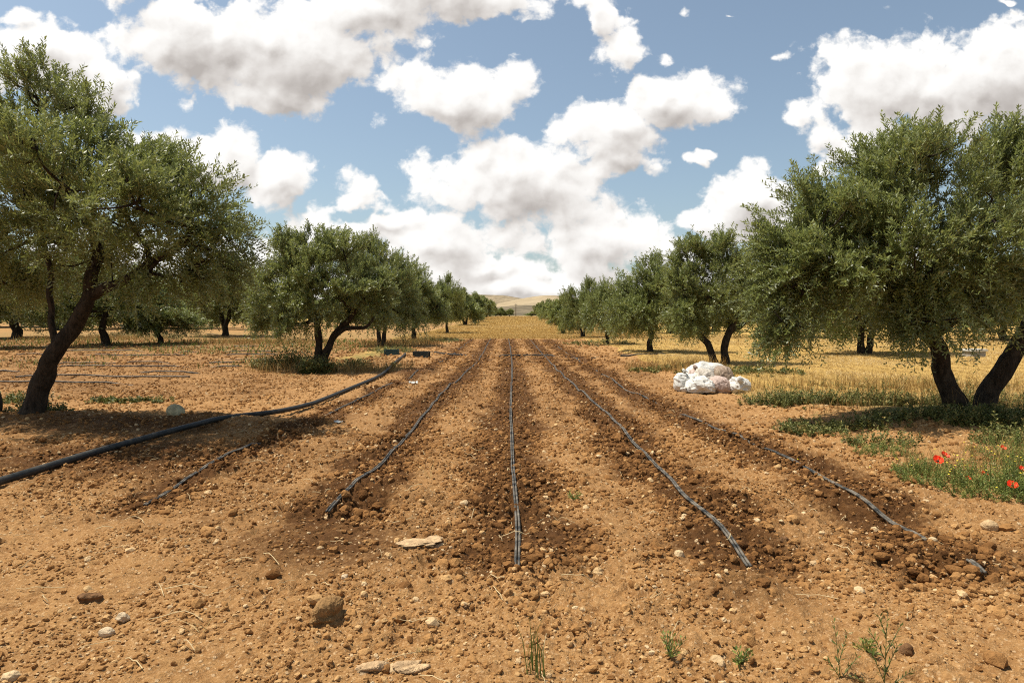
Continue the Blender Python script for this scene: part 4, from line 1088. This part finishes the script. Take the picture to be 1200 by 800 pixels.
    stone(102, 703, .11, .055, .08, clod, "dark earth clod on the light soil at the lower left", "clod", 4, .20, 4)
    stone(1158, 622, .11, .08, .10, tan, "rounded tan stone below the poppy bed", seed=5, rough=.12)
    stone(143, 724, .055, .045, .05, pale, "angular pale stone at lower left, right one of a pair", seed=6)
    stone(125, 742, .06, .04, .05, pale, "smooth pale stone at lower left, nearer one of a pair", seed=7, sub=4, rough=.08)
    stone(430, 786, .09, .03, .07, crust, "flat pale stone at the bottom edge left of the grass tuft", seed=8, rough=.45, sub=5, sink=.45)
    stone(480, 783, .085, .028, .06, crust, "flat tan stone at the bottom edge, nearer the grass tuft", seed=9, rough=.45, sub=5, sink=.45)
    stone(405, 684, .05, .035, .04, pale, "small white stone between the flat stone and the big clod", seed=10)
    stone(840, 778, .06, .045, .06, tan, "pale stone at the bottom edge beside the right sprout", seed=11)
    stone(955, 663, .065, .035, .05, tan, "broad tan stone on the bare lane between the two right drip lines", seed=12)
    stone(1062, 768, .06, .055, .06, clod, "dark round clod right of the tall foreground weed", "clod", 4, .16, 13)
    stone(920, 640, .05, .04, .05, clod, "dark clod beside the end of the curving drip line", "clod", 4, .2, 14)
    # foreground plants
    def plant(px, py, shoots, ll, lw, npair, label, name="weed", m='green', tint=.4, cat="weed", stem=.002, droop=.1, ang=(30, 60)):
        p = at(px, py); z = hz(p[0], p[1], True)
        S = np.zeros((len(shoots), 3)); D = norm(np.array([s[:3] for s in shoots], float)); L = np.array([s[3] for s in shoots], float)
        for i, s in enumerate(shoots):
            if len(s) > 4: S[i] = s[4]
        r = empty(name, (p[0], p[1], z-.005)); tag(r, label, cat, "small weeds on the bare soil")
        v, f, t = leaves(S, D, L, npair, ll, lw, rng, droop, ang, np.full(len(S), tint)); mesh_np("leaves", v, f, MT[m], False, {"tint": ('FACE', t)}, r)
        b = Buf()
        for s0, d0, l0 in zip(S, D, L):
            tt = np.linspace(0, 1, 7)[:, None]; q = s0+d0*l0*tt; q[:, 2] -= droop*l0*tt[:, 0]**2
            b.tube(q, np.linspace(stem, stem*.5, 7), 5)
        b.build("stem", MT['stem'], r, True)
    MT['stem'] = simple("weed_stem", (.10, .13, .035), .6)
    plant(1036, 806, [(.02, 0, 1, .36), (.35, 0, 1, .15, (.0, 0, .06)), (-.4, 0, 1, .16, (0, 0, .04)), (.5, .1, 1, .14, (.005, 0, .15)), (-.45, .1, 1, .13, (.003, 0, .13)), (-.3, 0, 1, .10, (.005, 0, .22)), (.9, 0, .8, .15), (-.9, .1, .5, .14)], .032, .006, 8, "tall spindly green weed at the bottom edge on the right", tint=.3)
    plant(985, 800, [(-.12, 0, 1, .26), (.3, .1, 1, .14, (-.01, 0, .06)), (-.6, 0, 1, .10), (.7, .2, .8, .12)], .03, .006, 7, "thin leggy weed left of the tall one at the bottom edge", tint=.35)
    plant(1016, 768, [(rng.normal(0, .7), rng.normal(0, .7), .7, .05) for _ in range(9)], .03, .012, 4, "bright little sprout beside the tall foreground weed", tint=.75)
    plant(868, 776, [(rng.normal(0, .5), rng.normal(0, .5), .8, .07) for _ in range(10)], .03, .010, 4, "small bright green sprout at the bottom edge right of centre", tint=.6)
    plant(785, 778, [(rng.normal(0, .4), rng.normal(0, .4), .9, .11) for _ in range(11)], .026, .008, 5, "bushy little weed with yellowish tips, left of the bright sprout", tint=.7)
    plant(673, 590, [(rng.normal(0, .5), rng.normal(0, .5), .9, .08) for _ in range(7)], .035, .010, 4, "tiny green seedling beside the middle drip line", tint=.6)
    # grass tuft in the foreground
    p = at(626, 796); r = empty("grass_tuft", (p[0], p[1], hz(p[0], p[1], True)-.01)); tag(r, "thin grey green grass tuft at the bottom edge near the middle", "grass tuft")
    n = 16; Pp = np.stack([rng.normal(0, .02, n), rng.normal(0, .02, n), np.zeros(n)], -1)
    v, f = blades(Pp, rng.uniform(.12, .26, n), np.full(n, .0055), rng.uniform(.05, .35, n), rng)
    mesh_np("blades", v, f, MT['green'], False, {"tint": ('FACE', np.tile(rng.uniform(.2, .6, n), 2))}, r)
    b = Buf(); b.tube(np.array([(.02, 0, 0), (.035, 0, .10), (.05, 0, .18)]), [.002, .002, .0015], 5); b.build("seed_stalk", MT['strawbit'], r, True)
    def wisp(px, py, n, h, lean, label, wid=.0045):
        p = at(px, py); r = empty("straw_wisp", (p[0], p[1], hz(p[0], p[1], True))); tag(r, label, "straw", "dry straw wisps on the soil")
        v, f = blades(np.stack([rng.normal(0, .012, n), rng.normal(0, .012, n), np.zeros(n)], -1), rng.uniform(.5, 1.1, n)*h, np.full(n, wid), rng.uniform(*lean, n), rng)
        mesh_np("blades", v, f, MT['straw'], False, {"tint": ('FACE', np.tile(rng.uniform(.7, 1, n), 2))}, r)
    wisp(299, 624, 7, .10, (.4, 1.4), "pale star shaped wisp of dry straw left of the drip line end")
    wisp(505, 562, 6, .14, (.8, 2.5), "bent wisp of dry straw between the middle line and the one left of it")
    wisp(1085, 556, 8, .16, (.8, 2.2), "dry straw wisp at the left foot of the poppy bed")
    wisp(240, 745, 5, .10, (1, 3), "flattened straw wisp on the light soil at lower left")
    # a dry grass ear lying on the soil
    p = at(490, 768); r = empty("grass_ear", (p[0], p[1], hz(p[0], p[1], True)+.012), .35); tag(r, "dry yellow grass ear lying at the bottom left of the grass tuft", "grass ear")
    b = Buf(); b.tube(np.array([(-.16, -.02, 0), (-.08, .0, .006), (0, 0, .008), (.06, .005, .006)]), [.0016]*4, 5); b.build("stalk", MT['strawbit'], r, True)
    v, f = blades(np.stack([rng.uniform(-.01, .07, 60), rng.normal(0, .006, 60), np.full(60, .004)], -1), rng.uniform(.01, .022, 60), np.full(60, .003), rng.uniform(.5, 1.6, 60), rng)
    mesh_np("ear", v, f, MT['straw'], False, {"tint": ('FACE', np.tile(rng.uniform(.6, .95, 60), 2))}, r)
    scrap = simple("pale_plastic_film", (.52, .52, .48), .5, .3, .2, 30)
    for (px, py, w, sd, lab) in ((484, 450, .22, 21, "crumpled pale plastic scrap beside the dug mound by the hose"), (396, 494, .12, 22, "small pale plastic scrap between the hose and the left drip line")):
        p = at(px, py); U, W = np.meshgrid(np.linspace(-1, 1, 22), np.linspace(-1, 1, 18)); 
        zz = .30*(np.abs(fbm(U*2.2+sd, W*2.2, 3, sd)-.5)*2)+.05; edge = 1+.3*(fbm(U*1.5+9, W*1.5+sd, 2, sd+3)-.5)
        i = (np.arange(17)[:, None]*22+np.arange(21)[None]).ravel()
        o = mesh_np("plastic_scrap", np.stack([U*w/2*edge, W*w*.35*edge, zz*w], -1).reshape(-1, 3), np.stack([i, i+1, i+23, i+22], -1), scrap, True)
        o.location = (p[0], p[1], hz(p[0], p[1], True)); o.rotation_euler = (0, 0, sd*.4); tag(o, lab, "plastic scrap")
    # poppies
    def poppy(px, py, ground, tilt, size, label):
        g = at(*ground); z = hz(g[0], g[1]); hd = on(px, py, g[1])
        r = empty("poppy", (g[0], g[1], z)); tag(r, label, "poppy", "red poppies in the weedy bed")
        e = hd-np.array([g[0], g[1], z]); q = spline([(0, 0, 0), e*np.array([.3, .3, .55]), e], .03)
        b = Buf(); b.tube(q, .0025, 5); b.build("stem", MT['stem'], r, True)
        ax = norm(np.array([tilt[0], tilt[1], 1.0])); e1 = norm(np.cross(ax, [.2, 1, .1])); e2 = np.cross(ax, e1)
        for k in range(4):
            ph = k*TAU/4+.3; rad = size*(1.0 if k % 2 else .9)
            U, W = np.meshgrid(np.linspace(-1, 1, 9), np.linspace(0, 1, 7))
            aa = ph+U*.95*(.35+.65*W); rr = rad*W*(1-.18*U**2)*1.0
            hh = rad*(.75*W**1.5)+.10*rad*np.sin(U*7+k)*W
            v = (np.cos(aa)*rr)[..., None]*e1+(np.sin(aa)*rr)[..., None]*e2+hh[..., None]*ax+e
            i = (np.arange(6)[:, None]*9+np.arange(8)[None]).ravel()
            mesh_np("petal", v.reshape(-1, 3), np.stack([i, i+1, i+10, i+9], -1), MT['poppy'], True, None, r)
        cv, cf = icos(2); mesh_np("flower_heart", cv*size*.24+e+ax*size*.2, cf, MT['poppyc'], True, None, r)
    poppy(1099, 541, (1097, 562), (-.3, -.7), .050, "large red poppy at the left of the bed, nearer one of a close pair")
    poppy(1106, 535, (1108, 556), (.3, -.5), .045, "large red poppy at the left of the bed, farther one of a close pair")
    poppy(1175, 526, (1176, 545), (0, -.6), .034, "small red poppy in front of the shaded weeds at the back of the bed")
    poppy(1197, 552, (1195, 575), (.2, -.5), .042, "red poppy at the right picture edge")
    poppy(1186, 570, (1184, 592), (-.3, -.6), .042, "bright red poppy in the front right of the bed")
    poppy(1134, 561, (1135, 574), (0, -.7), .026, "tiny red poppy bud low in the middle of the bed")
    poppy(1153, 556, (1153, 574), (.2, -.4), .028, "dull red half open poppy in the middle of the bed")
    # yellow blossoms sprinkled over the bed
    n = 70; a = at(1160, 566)[:2]; P = np.stack([a[0]+rng.normal(0, .45, n), a[1]+rng.normal(0, .30, n), np.zeros(n)], -1)
    P[:, 2] = height(P[:, 0], P[:, 1], False)+rng.uniform(.10, .26, n)
    bv, bf = icos(0); v = (bv[None]*.009*np.array([1, 1, .5])+P[:, None]).reshape(-1, 3)
    tag(mesh_np("yellow_blossoms", v, (np.arange(n)[:, None, None]*12+bf[None]).reshape(-1, 3), MT['yellow']), kind="stuff")

import os
build_world(); build_camera(); build_sun()
build_materials()
MT['strawbit'] = simple("straw_stalk", (.50, .38, .20), .8)
build_ground(); build_clods(); build_trees(); build_grass(); build_irrigation(); build_props()
SC.view_settings.view_transform = 'Standard'; SC.view_settings.look = 'None'; SC.view_settings.exposure = 0.42; SC.view_settings.gamma = 1
cy = SC.cycles
cy.max_bounces = 6; cy.diffuse_bounces = 3; cy.glossy_bounces = 2; cy.transmission_bounces = 3; cy.transparent_max_bounces = 4
cy.use_denoising = False; cy.filter_width = 1.1
